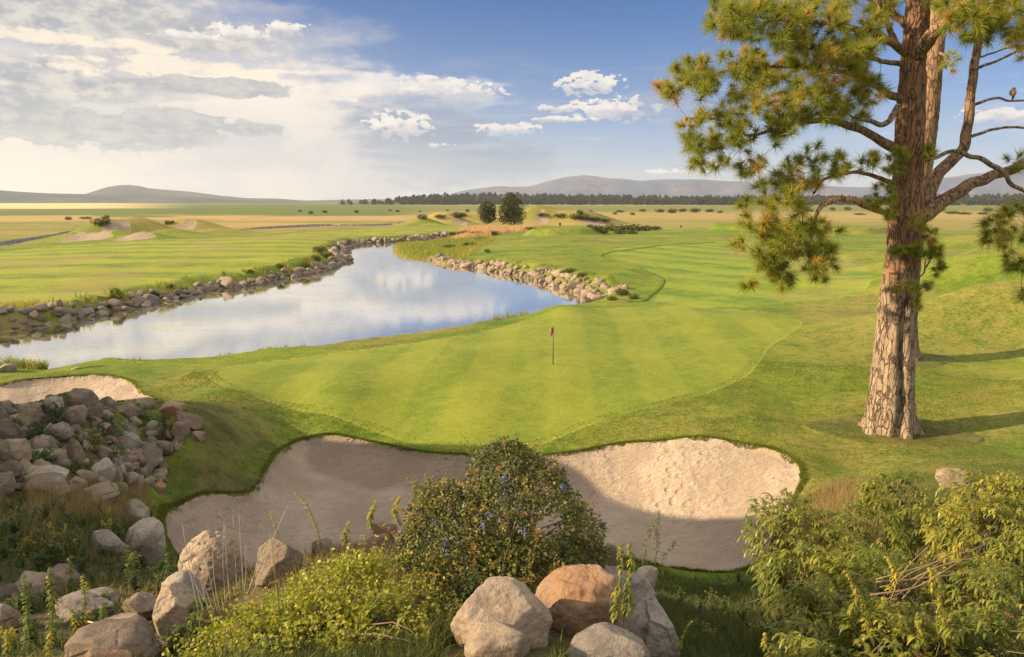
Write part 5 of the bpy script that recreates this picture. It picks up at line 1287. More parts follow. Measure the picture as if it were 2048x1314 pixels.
for (px, py), g in zip(pts, G):
    if g[1] > 26 or not clear_of_rocks(g[:1], g[1:2])[0] or sdist(g[:1], g[1:2], B_MAIN, 3)[0] > -.3: continue
    o = bpy.data.objects.new('weed', wproto[rng.integers(7)]); C.objects.link(o); s_ = rng.uniform(.26, .50) * (1.1 if py < 1000 else .75 if py > 1150 and px < 430 else 1); o.location = g; o.scale = (s_ * 1.15, s_ * 1.15, s_); o.rotation_euler = (rng.uniform(-.15, .15), rng.uniform(-.15, .15), rng.uniform(0, 6.28))
    reg = 'in the long grass of the near slope' if px < 560 and py > 1000 else 'between the boulders of the rock pile' if px < 340 else 'on the shaded strip before the sand' if px > 1200 and px < 1580 else 'in the golden grass beside the berry bush' if px > 400 and py > 1000 else 'on the grassy slopes by the big bunker'
    tag(o, 'small leafy weed ' + reg, 'weed', 'small weeds ' + reg)
# ------------------------------------------------------------------ ponderosa bark
def bark_mat(name, grey, orange, dark, zsplit=None):
    m, t = new_mat(name); p = t.obj()
    v = t.node('ShaderNodeTexVoronoi', feature='DISTANCE_TO_EDGE'); nz = t.noise(p, 3.2, 5, .65)
    wp = t.node('ShaderNodeVectorMath', operation='ADD'); t.l.new(t.mapping(p, (1, 1, .15)), wp.inputs[0])
    nzv = t.node('ShaderNodeTexNoise'); t.l.new(p, nzv.inputs['Vector']); nzv.inputs['Scale'].default_value = 2.6; nzv.inputs['Detail'].default_value = 4
    sc = t.node('ShaderNodeVectorMath', operation='SCALE'); t.l.new(nzv.outputs['Color'], sc.inputs[0]); sc.inputs['Scale'].default_value = .20; t.l.new(sc.outputs[0], wp.inputs[1])
    t.l.new(wp.outputs[0], v.inputs['Vector']); v.inputs['Scale'].default_value = 6.5
    f = t.noise(t.mapping(p, (1, 1, .5)), 16, 5, .7)
    v2 = t.node('ShaderNodeTexVoronoi', feature='DISTANCE_TO_EDGE'); m2 = t.node('ShaderNodeVectorMath', operation='MULTIPLY'); t.l.new(wp.outputs[0], m2.inputs[0]); m2.inputs[1].default_value = (1, 1, 2.2); t.l.new(m2.outputs[0], v2.inputs['Vector']); v2.inputs['Scale'].default_value = 15
    fine = t.math('MULTIPLY', t.math('SUBTRACT', 1.0, t.smooth(.0, .12, v2.outputs['Distance'])), t.smooth(.40, .58, nz))
    plate = t.smooth(-.01, .10, t.math('ADD', v.outputs['Distance'], t.math('MULTIPLY', t.math('SUBTRACT', f, .5), .16)))
    sep_ = t.node('ShaderNodeSeparateXYZ'); t.l.new(p, sep_.inputs[0])
    if zsplit:
        k = t.smooth(zsplit - 1.2, zsplit + 1.2, t.math('ADD', sep_.outputs[2], t.math('MULTIPLY', t.math('SUBTRACT', nz, .5), 4.0)))
        base = t.mix(k, t.mix(f, grey[0], grey[1]), t.mix(f, orange[0], orange[1]))
    else: base = t.mix(f, orange[0], orange[1])
    base = t.mix(t.math('MULTIPLY', t.smooth(.55, .7, nz), .45), base, dark)
    cell = t.node('ShaderNodeTexVoronoi'); t.l.new(wp.outputs[0], cell.inputs['Vector']); cell.inputs['Scale'].default_value = 6.5
    sc2 = t.node('ShaderNodeSeparateXYZ'); t.l.new(cell.outputs['Color'], sc2.inputs[0])
    base = t.mix(t.math('MULTIPLY', sc2.outputs[0], .38), base, (base_dark := tuple(c * 2.2 for c in dark)))
    base = t.mix(t.math('MULTIPLY', fine, .45), base, dark)
    plate = t.math('MAXIMUM', plate, t.math('MULTIPLY', t.smooth(.52, .66, t.noise(p, 1.7, 4, .6)), .75))
    col = t.mix(plate, dark, base)
    h = t.math('ADD', plate, t.math('MULTIPLY', f, .5))
    t.out(t.bsdf(col, .92, t.bump(h, 1.0, .06), .15)); return m
M['bark'] = bark_mat('pine_bark', ((.26, .195, .14), (.40, .315, .23)), ((.19, .10, .052), (.33, .18, .095)), (.105, .07, .05), 5.6)
M['bark_limb'] = bark_mat('pine_limb_bark', None, ((.25, .155, .09), (.36, .23, .14)), (.10, .065, .045))
M['bark_orange_lit'] = bark_mat('sunlit_orange_limb_bark', None, ((.40, .24, .12), (.52, .33, .18)), (.22, .12, .06))  # orange limb, its bark lightened to look sunlit
M['bark_dead'] = bark_mat('grey_dead_limb_bark', None, ((.24, .185, .145), (.34, .27, .21)), (.10, .08, .065))

def trunk_mesh(path, hw, sides, rings, groove=None, seed=0, amp=.045, flare=True):
    P = smooth_path(path, rings); R = np.interp(np.linspace(0, 1, rings), np.linspace(0, 1, len(hw)), hw)
    V, Q, T = tube(P, R, sides, True)
    n = rings * sides; c = np.repeat(P, sides, 0); d = V[:n] - c; rad = np.linalg.norm(d, axis=1, keepdims=True); u = d / (rad + 1e-9)
    zz = (c[:, 2] - P[0, 2])
    f = np.zeros(n)
    if groove:
        ang = np.arctan2(u[:, 0], -u[:, 1])            # 0 faces the camera
        for a0, wid, dep, z1 in groove:
            wob = .10 * np.sin(zz * 1.3 + a0 * 5)
            f -= dep * np.exp(-((np.angle(np.exp(1j * (ang - a0 - wob)))) / wid) ** 2) * (1 - sstep(z1 * .6, z1, zz))
    ang0 = np.arctan2(u[:, 1], u[:, 0])
    if flare: f += .22 * np.exp(-zz / .45) * (1 + .9 * np.sin(ang0 * 5 + seed)) + .06 * np.exp(-zz / 1.6) 
    q = np.stack([ang0 * 0 + u[:, 0] * rad[:, 0] * 4.2, u[:, 1] * rad[:, 0] * 4.2, c[:, 2] * 1.25], 1)
    rid = 1 - np.abs(fbm3(q + seed, 3, seed + 3)) * 2.2
    V[:n] = c + u * (rad * (1 + f[:, None]) + amp * (rid[:, None] - .6))
    return V, Q, T

class Tree:
    """trunk, limbs with twigs, needle tufts; tufts hang on to the closest wood"""
    def __init__(s, name, loc, label, cat='tree', group=None):
        s.o = empty(name, loc); tag(s.o, label, cat, group)
    def part(s, name, V, Q, T, mat, parent=None, a=.5):
        mb = MB(); mb.add(V - np.array(s.o.location), Q, T, a); return mb.build(name, mat, parent or s.o)
def needles(C_, D_, n_per, L, w, var, spread=.9):
    """tufts of long needles: centres C_, directions D_"""
    m = len(C_); N = m * n_per
    c = np.repeat(C_, n_per, 0); d = np.repeat(unit(D_), n_per, 0)
    back = rng.random(N)[:, None] ** 1.3
    dirn = unit(d * rng.uniform(.05, 1.1, (N, 1)) + rng.normal(0, spread * .62, (N, 3)))
    b = c - d * back * L * .45
    l = L * (.75 + .4 * rng.random(N))[:, None] * np.repeat(rng.uniform(.66, 1.2, m), n_per)[:, None]
    s = unit(np.cross(dirn, rng.normal(size=(N, 3)))) * w
    tip = b + dirn * l + np.array([0, 0, -1]) * l * .10
    V = np.stack([b - s, b + s, tip], 1).reshape(-1, 3)
    return V, np.arange(N * 3).reshape(-1, 3), np.repeat(np.clip(np.repeat(var, n_per) + rng.normal(0, .10, N), 0, 1), 3)
def grow(tr, limb, radii, tufts, mat, n_per=95, L=.43, w=.0082, label=None, sides=10, name='branch', dead=0.0, nd_mat=None, tw=.016):
    """one limb, twigs that reach out to its tufts, and the tufts"""
    P = smooth_path(limb, 26); R = np.interp(np.linspace(0, 1, 26), np.linspace(0, 1, len(radii)), radii)
    P = P + np.stack([fbm3(P * 1.7 + k * 9, 2, 60 + k) for k in range(3)], 1) * .10
    V, Q, T = trunk_mesh(P, R, sides, 40, None, 5, .018 * min(1, R.max() / .12), False)
    mb = MB(); mb.add(V - np.array(tr.o.location), Q, T, .5)
    nodes = [p for p in P[4:]]; drs = []; cs = []
    if len(tufts):
        tufts = np.asarray(tufts); nd = np.array(nodes)
        dist = np.array([np.min(np.linalg.norm(nd - t, axis=1)) for t in tufts])
        for i in np.argsort(dist):
            t = tufts[i]; A_ = np.array(nodes); k = np.argmin(np.linalg.norm(A_ - t, axis=1) + .12 * np.linalg.norm(A_ - P[-1], axis=1) * 0); a = A_[k]
            ln = np.linalg.norm(t - a)
            m1 = a + (t - a) * .5 + rng.normal(0, .10, 3) * ln + [0, 0, -.10 * ln]
            sp = smooth_path([a, m1, t], max(4, int(ln / .16) + 3))
            r0 = min(tw, .006 + .007 * ln)
            v, q, tt = tube(sp, np.linspace(r0, .005, len(sp)), 5, False); mb.add(v - np.array(tr.o.location), q, None, .5)
            nodes += [p for p in sp[1:]]
            drs.append(sp[-1] - sp[-2] + [0, 0, .02]); cs.append(t)
    b = mb.build(name, mat, tr.o)
    if label: b['label'] = label
    if len(cs):
        cs = np.array(cs); var = np.clip(.54 + .28 * fbm3(cs * 1.4, 2, 77) + rng.normal(0, .13, len(cs)) + .38 * (rng.random(len(cs)) < .06 + dead), 0, 1)
        V, T, a = needles(cs, np.array(drs), n_per, L, w, var); mn = MB(); mn.add(V - np.array(tr.o.location), None, T, a); mn.build('needles', M['needle'], b)
    return b
def mass(px, py, rx, ry, n, y, dy=1.2, edge=.0):
    n = int(n * 1.18 + .5)
    a = rng.uniform(0, 2 * pi, n); r = np.sqrt(rng.random(n)) ** (1 - edge)
    return WY(px + rx * r * np.cos(a), py + ry * r * np.sin(a), y + rng.normal(0, dy, n).clip(-2 * dy, 2 * dy))

# ------------------------------------------------------------------ the big pine
b0 = hit(1776, 858)[0]; YP = b0[1]; SCP = lambda py: YP / (FPX * cos(PITCH) + (657 - py) * sin(PITCH))
pine = Tree('ponderosa_pine', b0, 'huge ponderosa pine with a twin-stemmed grey base and orange-brown bark on the lawn')
tp = [(1778,866,49),(1781,830,45),(1785,760,43),(1790,690,40),(1797,600,37),(1804,520,36),(1810,440,37),(1815,370,34),(1818,300,32),(1821,230,31),(1826,150,29),(1832,60,27),(1838,-20,24),(1844,-140,20),(1848,-300,14),(1850,-480,7),(1852,-560,2)]
V, Q, T = trunk_mesh([WY(a, b, YP) for a, b, c in tp], [c * SCP(b) * (.93 if b > 560 else .84) for a, b, c in tp], 72, 420, [(-.10, .17, .40, 6.2), (-.95, .22, .10, 7), (.85, .25, .10, 8)], 3, .05)
pine.part('trunk', V, Q, T, M['bark'])
def LB(pts): return [WY(a, b, YP + c) for a, b, c in pts]
S_ = SCP(300) * .74
NP = 120
# crown seen against the sky: masses by eye
grow(pine, LB([(1795,305,0),(1740,268,-.4),(1680,246,-.8),(1620,242,-1.2),(1560,256,-1.5),(1500,270,-1.7),(1440,245,-1.8),(1380,236,-1.9)]), [14*S_,11*S_,9*S_,7*S_,5.5*S_,4*S_,3*S_,2*S_],
     np.concatenate([mass(1420,258,62,40,30,YP-1.8,.7), mass(1510,240,90,55,52,YP-1.6,.9), mass(1610,215,80,45,40,YP-1.2,.9), mass(1410,315,38,30,16,YP-1.8,.5), mass(1370,170,58,30,20,YP-1.6,.5), mass(1500,325,50,26,12,YP-1.5,.6), mass(1690,215,50,40,18,YP-.8,.6)]), M['bark_limb'], NP)
grow(pine, LB([(1810,205,0),(1740,165,-.2),(1660,140,-.1),(1580,130,.2),(1500,135,.4),(1420,150,.5)]), [12*S_,9*S_,7*S_,5*S_,3.5*S_,2*S_],
     np.concatenate([mass(1390,145,52,32,26,YP+.4,.7), mass(1470,140,80,50,50,YP+.3,.9), mass(1580,130,90,60,64,YP+.1,1.1), mass(1690,140,70,50,36,YP-.2,.9)]), M['bark_limb'], NP)
grow(pine, LB([(1822,110,0),(1760,75,-.8),(1680,50,-1.4),(1600,40,-1.9),(1520,35,-2.2),(1450,30,-2.3)]), [11*S_,9*S_,6.5*S_,5*S_,3.5*S_,2*S_],
     np.concatenate([mass(1465,40,50,36,28,YP-2.2,.7), mass(1550,50,85,55,58,YP-1.9,.9), mass(1650,60,75,55,46,YP-1.5,.9), mass(1735,60,45,50,22,YP-.8,.7)]), M['bark_limb'], NP)
grow(pine, LB([(1830,60,0),(1750,5,.6),(1660,-30,1.2),(1560,-30,1.7),(1470,-20,2)]), [11*S_,8*S_,6*S_,4*S_,2*S_],
     np.concatenate([mass(1480,0,60,32,26,YP+1.9,.8), mass(1580,-15,90,45,44,YP+1.6,.9), mass(1690,-10,80,50,40,YP+1.1,.9), mass(1600,-90,150,50,30,YP+1.5,1.2), mass(1780,0,40,50,16,YP+.4,.6)]), M['bark_limb'], 80)
grow(pine, LB([(1795,98,-.3),(1782,60,-.4),(1762,15,-.6),(1745,-40,-.8)]), [8*S_,7*S_,6*S_,4*S_], mass(1740,-60,70,40,16,YP-.8,.8), M['bark_limb'], 70)
grow(pine, LB([(1790,366,-.2),(1745,352,-.6),(1700,346,-1.0),(1655,358,-1.3),(1630,385,-1.5)]), [8*S_,6*S_,5*S_,4*S_,2.5*S_],
     np.concatenate([mass(1640,325,60,45,18,YP-1.3,.6), mass(1590,350,45,40,14,YP-1.4,.6), mass(1690,330,40,30,8,YP-1,.5), mass(1740,330,30,24,6,YP-.8,.4)]), M['bark_limb'], NP)
grow(pine, LB([(1785,432,-.3),(1730,412,-.9),(1690,397,-1.5),(1650,408,-2.0),(1630,432,-2.2),(1628,470,-2.3),(1610,505,-2.3)]), [8*S_,8*S_,7.5*S_,6*S_,5*S_,4*S_,2.5*S_],
     np.concatenate([mass(1555,430,85,55,44,YP-2.3,.8), mass(1590,500,80,55,46,YP-2.3,.7), mass(1520,500,55,55,26,YP-2.4,.7), mass(1640,520,45,40,14,YP-2.1,.6), mass(1655,470,40,30,10,YP-2,.6), mass(1500,568,14,10,3,YP-2.3,.2), mass(1560,560,26,20,6,YP-2.3,.3), mass(1560,375,60,28,14,YP-2,.6)]), M['bark_orange_lit'], NP, label='pale orange lower limb with a hanging mass of needles')
grow(pine, LB([(1796,212,-.3),(1778,240,-.7),(1763,249,-1.0),(1742,243,-1.2),(1716,240,-1.4)]), [8*S_,7.5*S_,7*S_,6*S_,4*S_], [], M['bark_dead'], label='short crooked dead stub')
grow(pine, LB([(1800,130,-.4),(1740,115,-1.6),(1690,110,-2.4),(1640,118,-2.9)]), [7*S_,5*S_,4*S_,2*S_], np.concatenate([mass(1700,110,60,40,22,YP-2.4,.6), mass(1640,170,60,36,20,YP-2.6,.6), mass(1745,180,36,30,9,YP-1.4,.5)]), M['bark_limb'], NP)
# right side
grow(pine, LB([(1835,108,-.3),(1862,76,-.9),(1895,45,-1.4),(1930,12,-1.9),(1965,-30,-2.3)]), [20*S_,17*S_,14*S_,12*S_,9*S_],
     np.concatenate([mass(1950,42,60,34,30,YP-1.9,.7), mass(2010,30,60,40,34,YP-2.1,.8), mass(2040,70,40,24,12,YP-2,.5), mass(1900,0,60,40,18,YP-1.4,.8), mass(2060,-20,70,50,20,YP-2,.8), mass(1960,75,24,14,5,YP-1.8,.3)]), M['bark_limb'], NP, label='thick sunlit orange limb rising from the upper trunk')
grow(pine, LB([(1838,440,.1),(1880,406,.6),(1930,376,1.0),(1990,350,1.4),(2050,328,1.8),(2120,300,2.2)]), [21*S_,19*S_,17*S_,15*S_,13*S_,9*S_],
     np.concatenate([mass(2035,320,22,24,5,YP+1.6,.4), mass(2100,330,40,60,12,YP+2,.6)]), M['bark_limb'], NP, label='heavy limb sweeping out low over the lawn', sides=14)
grow(pine, LB([(1846,432,.4),(1858,386,.8),(1876,348,1.0),(1905,320,1.2),(1930,288,1.3),(1937,237,1.4),(1942,183,1.4),(1952,117,1.5),(1960,70,1.5),(1966,10,1.6),(1970,-70,1.7)]), [21*S_,20*S_,18*S_,16*S_,14*S_,12.5*S_,12*S_,11*S_,10*S_,9*S_,6*S_],
     mass(1970,-40,60,40,22,YP+1.6,.8), M['bark_limb'], NP, label='curved upright stem beside the trunk', sides=14)
grow(pine, LB([(1850,322,-.3),(1904,305,-.2),(1955,318,-.1),(1999,336,0),(2021,365,0),(2055,388,.1)]), [4*S_,5.5*S_,6*S_,7*S_,6*S_,5*S_],
     np.concatenate([mass(2000,462,40,34,16,YP,.5), mass(2035,500,30,50,14,YP+.1,.5), mass(2022,420,30,20,7,YP,.4), mass(2045,585,16,10,3,YP,.2)]), M['bark_dead'], NP, label='dark bare limb crossing the curved stem')
bird_br = LB([(1944,210,1.4),(1970,202,1.3),(2000,199,1.3),(2050,200,1.4),(2110,192,1.5)])
grow(pine, bird_br, [5*S_,4.2*S_,3.6*S_,3.2*S_,2.5*S_], mass(2110,195,30,25,5,YP+1.5,.3), M['bark_dead'], NP, label='thin bare branch on which the bird sits')
grow(pine, LB([(1944,274,1.4),(1984,260,1.2),(2020,256,1.2),(2060,252,1.3),(2120,262,1.4)]), [5*S_,4.2*S_,3.8*S_,3.4*S_,2.5*S_], mass(2120,265,30,25,5,YP+1.4,.3), M['bark_dead'], NP)
grow(pine, LB([(1952,139,1.5),(1998,121,1.3),(2035,100,1.2),(2080,80,1.2)]), [4.5*S_,3.6*S_,3*S_,2*S_], mass(2060,110,40,25,6,YP+1.2,.4), M['bark_dead'], NP)
grow(pine, LB([(1960,113,1.5),(2000,98,1.7),(2055,92,1.8)]), [3*S_,2.4*S_,2*S_], mass(2075,92,20,20,3,YP+1.8,.3), M['bark_dead'], NP)
# water sprouts on the trunk
for (pp, tf) in (([(1832,560,-.8),(1848,545,-1.0),(1850,520,-1.1)], [(1812,498,26,18,3),(1850,500,24,18,3),(1838,440,22,18,3),(1795,505,16,12,2)]), ([(1826,590,-.8),(1842,575,-1.1),(1850,560,-1.1)], [(1845,578,26,14,4),(1815,572,20,12,2),(1832,608,16,8,2)]),
                 ([(1806,330,-.8),(1800,320,-1.1)], [(1805,318,30,20,5),(1790,336,20,14,3)]), ([(1835,325,-.5),(1850,312,-.9)], [(1856,300,14,14,3)]), ([(1785,405,-.7),(1770,395,-1.0)], [(1768,385,24,18,4),(1750,402,18,12,3),(1775,425,14,10,2)]), ([(1850,535,-.8),(1862,515,-.9),(1868,505,-.9)], [(1868,500,18,20,4),(1862,470,18,16,3),(1872,535,16,14,3)])):
    grow(pine, LB(pp), [2.5*S_, 1.5*S_], np.concatenate([mass(a, b, c * 1.1, d * 1.1, int(n_ * 1.7 + 1), YP - 1.05, .25) for a, b, c, d, n_ in tf]), M['bark_dead'], NP, .30, name='sprout', sides=6)
# crown above the picture
for k, (a0, dx, dyy) in enumerate(((-160,-300,1.5),(-180,250,-1.5),(-260,-220,-2.5),(-300,220,2.0),(-380,-140,1.5),(-420,120,-1.5))):
    xx = 1845; end = (xx + dx, a0 - 40)
    grow(pine, LB([(xx, a0, 0), (xx + dx * .5, a0 - 10, dyy * .5), (*end, dyy)]), [8*S_, 5*S_, 2*S_], np.concatenate([mass(end[0], end[1], 110, 60, 26, YP + dyy, .9), mass(xx + dx * .5, a0 - 20, 90, 50, 20, YP + dyy * .5, .9)]), M['bark_limb'], 60, .38, .006)

# ------------------------------------------------------------------ the pine behind it
b1 = hit(1802, 714)[0]; Y2 = b1[1]; S2 = lambda py: Y2 / (FPX * cos(PITCH) + (657 - py) * sin(PITCH))
pin2 = Tree('ponderosa_pine', b1, 'slimmer ponderosa pine mostly hidden behind the trunk of the huge one')
tp = [(1802,718,30),(1806,640,25),(1815,540,23),(1830,420,22),(1846,300,21),(1856,230,20),(1864,150,18),(1872,80,16),(1876,20,15),(1882,-100,12),(1888,-260,4)]
V, Q, T = trunk_mesh([WY(a, b, Y2) for a, b, c in tp], [c * S2(b) for a, b, c in tp], 32, 160, None, 8, .04); pin2.part('trunk', V, Q, T, M['bark_limb'])
def LB2(pts): return [WY(a, b, Y2 + c) for a, b, c in pts]
s2 = S2(100)
for pts, rr_, tf in (([(1868,110,0),(1885,108,-.6),(1902,118,-1)], [4,3,1.5], mass(1900,122,24,22,14,Y2-.8,.5)), ([(1874,60,0),(1900,20,-.8),(1930,-10,-1.4)], [7,5,3], np.concatenate([mass(1925,0,60,40,24,Y2-1.2,.8), mass(1885,30,26,26,10,Y2-.6,.5)])),
                    ([(1876,20,0),(1840,-20,1),(1790,-40,2)], [6,4,2], mass(1800,-40,60,40,20,Y2+1.6,.8)), ([(1882,-100,0),(1940,-140,.5),(1990,-150,1)], [5,4,2], mass(1970,-150,80,50,24,Y2+.6,1.)), ([(1884,-150,0),(1830,-190,-.5),(1780,-200,-1)], [5,4,2], mass(1800,-200,80,50,24,Y2-.6,1.))):
    grow(pin2, LB2(pts), [r * s2 for r in rr_], tf, M['bark_limb'], 70, .36, .007)

# ------------------------------------------------------------------ bird on the thin branch
bp = WY(2026, 197, YP + 1.34); bird = empty('bird', bp); tag(bird, 'small dark bird of prey perched upright on a thin bare pine branch', 'bird')
bm = plain_mat('bird_plumage_back', (.10, .065, .05), (.18, .12, .09), 30); M['bird'] = bm; M['bird_breast'] = plain_mat('bird_plumage_breast', (.30, .21, .15), (.42, .30, .22), 30); M['beak'] = plain_mat('bird_beak', (.05, .045, .04), (.10, .09, .07), 30)
Vs, Ts = ico(3)
B_ = Vs.copy(); z_ = B_[:, 2]; B_ *= np.stack([.075 + .012 * z_, .07 + .01 * z_, .125 + 0 * z_], 1) * 1.0; B_[:, 0] += -.012 * z_
hd = Vs * [.048, .05, .046] + [-.012, -.012, .150]
# one continuous body: torso swelling up into neck and head
t_ = np.linspace(0, 1, 15); bodyP = np.stack([-.02 * t_, -.012 * t_ + .0, -.05 + .27 * t_], 1); bodyR = np.interp(t_, [0, .08, .25, .45, .60, .70, .80, .90, .97, 1], [.012, .045, .072, .078, .066, .050, .050, .047, .030, .008])
mb = MB(); V, Q, T = tube(smooth_path(bodyP, 15), bodyR, 16); mb.add(V, Q, T); mb.build('body', M['bird_breast'], bird)
for sx in (-1, 1):
    mb = MB(); wv_ = Vs * [.022, .055, .10]; wv_ = wv_ * (1 - .35 * (Vs[:, 2:3] < -.2) * np.abs(Vs[:, 2:3])); mb.add(wv_ + [sx * .066 - .008, .022, .055], None, Ts); mb.build('wing', M['bird'], bird)
    mb = MB(); V, Q, T = tube([(sx * .026, 0, -.04), (sx * .026, -.006, -.075)], [.010, .007], 6); mb.add(V, Q, T)
    for tx in (-.012, 0, .012):
        V, Q, T = tube([(sx * .026, -.004, -.072), (sx * .026 + tx, -.028, -.080), (sx * .026 + tx, -.034, -.092)], [.005, .004, .002], 5); mb.add(V, Q, T)
    mb.build('foot', M['beak'], bird)
    mb = MB(); V_, T_ = ico(2); mb.add(V_ * .006 + [-.018 + sx * .030, -.042, .178], None, T_); mb.build('eye', M['beak'], bird)
mb = MB(); V, Q, T = tube([(-.018, -.05, .170), (-.018, -.072, .166), (-.018, -.078, .154)], [.011, .007, .002], 7); mb.add(V, Q, T); mb.build('beak', M['beak'], bird)
mb = MB(); V, Q, T = tube([(0, .02, -.03), (.004, .045, -.10), (.008, .06, -.165)], [.03, .030, .020], 8); V = V * [1, .5, 1]; mb.add(V, Q, T); mb.build('tail', M['bird'], bird)
bird.location = (bp[0], bp[1], bp[2] + .085 + .04); bird.scale = (1.25,) * 3

# ------------------------------------------------------------------ leafy trees in the middle distance and far woods
def blob_crown(n, h, r, seed, L, base=.12, shape='oval', gaps=-.25, var0=.45):
    q = np.random.default_rng(seed); out = []
    u = q.random(n * 2); d = unit(q.normal(size=(n * 2, 3))); t = q.random(n * 2) ** .45
    p = d * t[:, None]; z = (p[:, 2] + 1) / 2
    prof = {'oval': np.ones_like(z), 'cone': np.clip(1.25 * (1 - z) ** .75 + .12, 0, 1.05), 'egg': np.clip(1.12 - .55 * z, .2, 1.1), 'round': np.ones_like(z)}[shape]
    p = np.stack([p[:, 0] * r * prof, p[:, 1] * r * prof, base * h + z * h * (1 - base)], 1)
    lump = fbm3(p * (2.2 / r) + seed, 3, seed % 30); p[:, :2] *= (1 + .35 * lump)[:, None]; kp = fbm3(p * (3.2 / r) + seed * 2, 3, seed % 30 + 4) > gaps
    p, d = p[kp][:n], d[kp][:n]; m = len(p)
    v = np.clip(var0 + .35 * fbm3(p * (2.6 / r), 2, 8) + q.normal(0, .15, m), 0, 1)
    V, T, a = leaves(p, d * .7 + q.normal(0, .7, (m, 3)), q.normal(size=(m, 3)), L * (.6 + .8 * q.random(m)), L * .34, .3, .2, v)
    return V, T, a
M['far_leaf'] = leaf_mat('far_tree_foliage', [(0, (.030, .045, .018)), (.6, (.075, .085, .028)), (1, (.15, .135, .045))], .2, .7, .15)
def mid_tree(px, py, top, wpx, label, trunk_h, seed, shape):
    g = hit(px, py)[0]; y = g[1]; s = y / FPX; h = (py - top) * s; r = wpx * s / 2
    o = empty('leafy_tree', g); tag(o, label, 'tree')
    V, Q, T = tube(smooth_path([(0, 0, -.2), (.05, 0, h * .3), (-.05, .1, h * .6), (0, 0, h * .9)], 12), np.linspace(.03 * h * .55, .02, 12), 9); mb = MB(); mb.add(V, Q, T)
    q = np.random.default_rng(seed)
    for k in range(14):
        z0 = h * (.2 + .6 * q.random()); a = q.uniform(0, 6.28); e = np.array([cos(a) * r * .8, sin(a) * r * .8, z0 + h * .15]); V, Q, T = tube(smooth_path([(0, 0, z0), (e[0] * .5, e[1] * .5, z0 + h * .05), e], 6), np.linspace(.09, .03, 6), 5, False); mb.add(V, Q, None)
    mb.build('trunk', M['dry_stem'] if trunk_h else M['twig'], o)
    V, T, a = blob_crown(5200, h, r, seed, h * .040, .16 if trunk_h else .03, shape, -.22); mb = MB(); mb.add(V, None, T, a); mb.build('crown', M['far_leaf'], o)
mid_tree(975, 456, 402, 36, 'slim leafy tree with a pale trunk, smaller of the two by the pond bend', True, 5, 'oval')
mid_tree(1023, 456, 387, 58, 'broad dense leafy tree, taller of the two by the pond bend', False, 12, 'egg')
# scrub on the plain
scr = []
for k in range(6):
    V, T, a = blob_crown(500, 1, .75, 40 + k, .16, 0, 'round', -.2); scr.append(mesh_np('shrub', V, None, T, True, {'var': a})); scr[-1].materials.append(M['far_leaf'])
SCRUB = []
def scrub(*a): SCRUB.append(a)
def put_scrub(g, px, py, wpx, hpx, label, group):
    s = np.hypot(*g[:2]) / FPX * 1.02
    o = bpy.data.objects.new('shrub', scr[rng.integers(6)]); C.objects.link(o); o.location = g - [0, 0, .1]; o.scale = (wpx * s / 1.5, wpx * s / 1.5, hpx * s * .85); o.rotation_euler = (0, 0, rng.uniform(0, 6))
    tag(o, label, 'shrub', group); return o
scrub(203, 450, 30, 15, 'round dark bush on the straw plain behind the grassy mounds', None)
scrub(213, 438, 10, 8, 'small pale bush just behind the round dark one on the plain', None)
for a, b, c, d in ((137,440,10,7),(172,438,18,5),(335,449,11,9),(345,446,8,6),(622,428,9,7),(650,426,10,6),(713,426,9,7),(600,424,7,5),(935,424,9,7),(795,424,8,5),(780,422,6,4),(895,422,7,4),(840,424,6,4)):
    scrub(a, b, c, d, 'small scattered bush on the wide plain left of the two leafy trees', 'bushes on the wide plain')
for a, b, c, d in ((1160,428,14,10),(1180,426,10,7),(1265,430,10,6),(1320,425,18,8),(1345,426,20,10),(1365,424,16,8),(1390,425,20,10),(1240,425,16,6),(1285,423,14,6),(1420,424,18,7),(1230,429,9,6),(1440,426,10,6),(1665,421,10,7),(1695,421,13,8),(1880,423,16,10),(1905,428,24,6),(1930,429,20,5),(1975,424,13,9),(1965,429,16,5),(2010,424,20,5),(1720,430,20,4),(1620,424,14,6)):
    scrub(a, b, c, d, 'olive bush on the plain before the long line of dark woods', 'bushes before the dark woods')
# planted bed of bushes between the tees, and the bushes of the reedy bank
for a, b, c, d in ((1195,460,26,12),(1220,462,30,15),(1245,463,30,16),(1270,462,30,16),(1292,462,26,14),(1312,460,22,10),(1205,466,24,9),(1240,468,26,9),(1265,468,24,9),(1180,455,14,8)):
    scrub(a, b, c, d, 'bushy dark shrub in the long bed between the level tees', 'shrubs in the bed between the tees')
for a, b, c, d in ((930,472,30,13),(955,474,34,14),(985,470,30,11),(965,482,26,10),(905,470,20,8),(1010,462,24,9),(940,492,30,9),(900,495,26,8),(1035,461,24,8),(1060,459,22,7)):
    scrub(a, b, c, d, 'low bush above the reeds on the bend of the pond', 'bushes above the reeds')
for a, b, c, d in ((1245,590,26,17),(1225,600,20,12),(1268,598,20,14),(1140,545,26,12),(1165,552,22,10),(975,505,12,10)):
    scrub(a, b, c, d, 'fresh green bush at the top of the sunlit rocks', 'bushes over the sunlit rocks')
for a, b, c, d in ((640,505,26,16),(668,500,24,14),(655,515,26,14),(630,520,22,12),(610,535,18,12),(560,535,16,11),(230,600,22,14),(340,575,16,9),(500,545,13,9)):
    scrub(a, b, c, d, 'green bush growing among the stones of the far shore', 'bushes among the far riprap')
for a, b, c, d in ((845,437,20,10),(880,436,22,9),(915,434,24,12),(925,433,18,9),(1150,437,26,12),(1120,434,24,9),(1170,438,24,11),(1085,432,26,8),(1190,440,30,8),(1210,442,22,6)):
    scrub(a, b, c, d, 'rusty scrub on top of the far grassy mounds', 'scrub on the far mounds')

for g, a in zip(hit([a[0] for a in SCRUB], [a[1] for a in SCRUB]), SCRUB): put_scrub(g, *a)

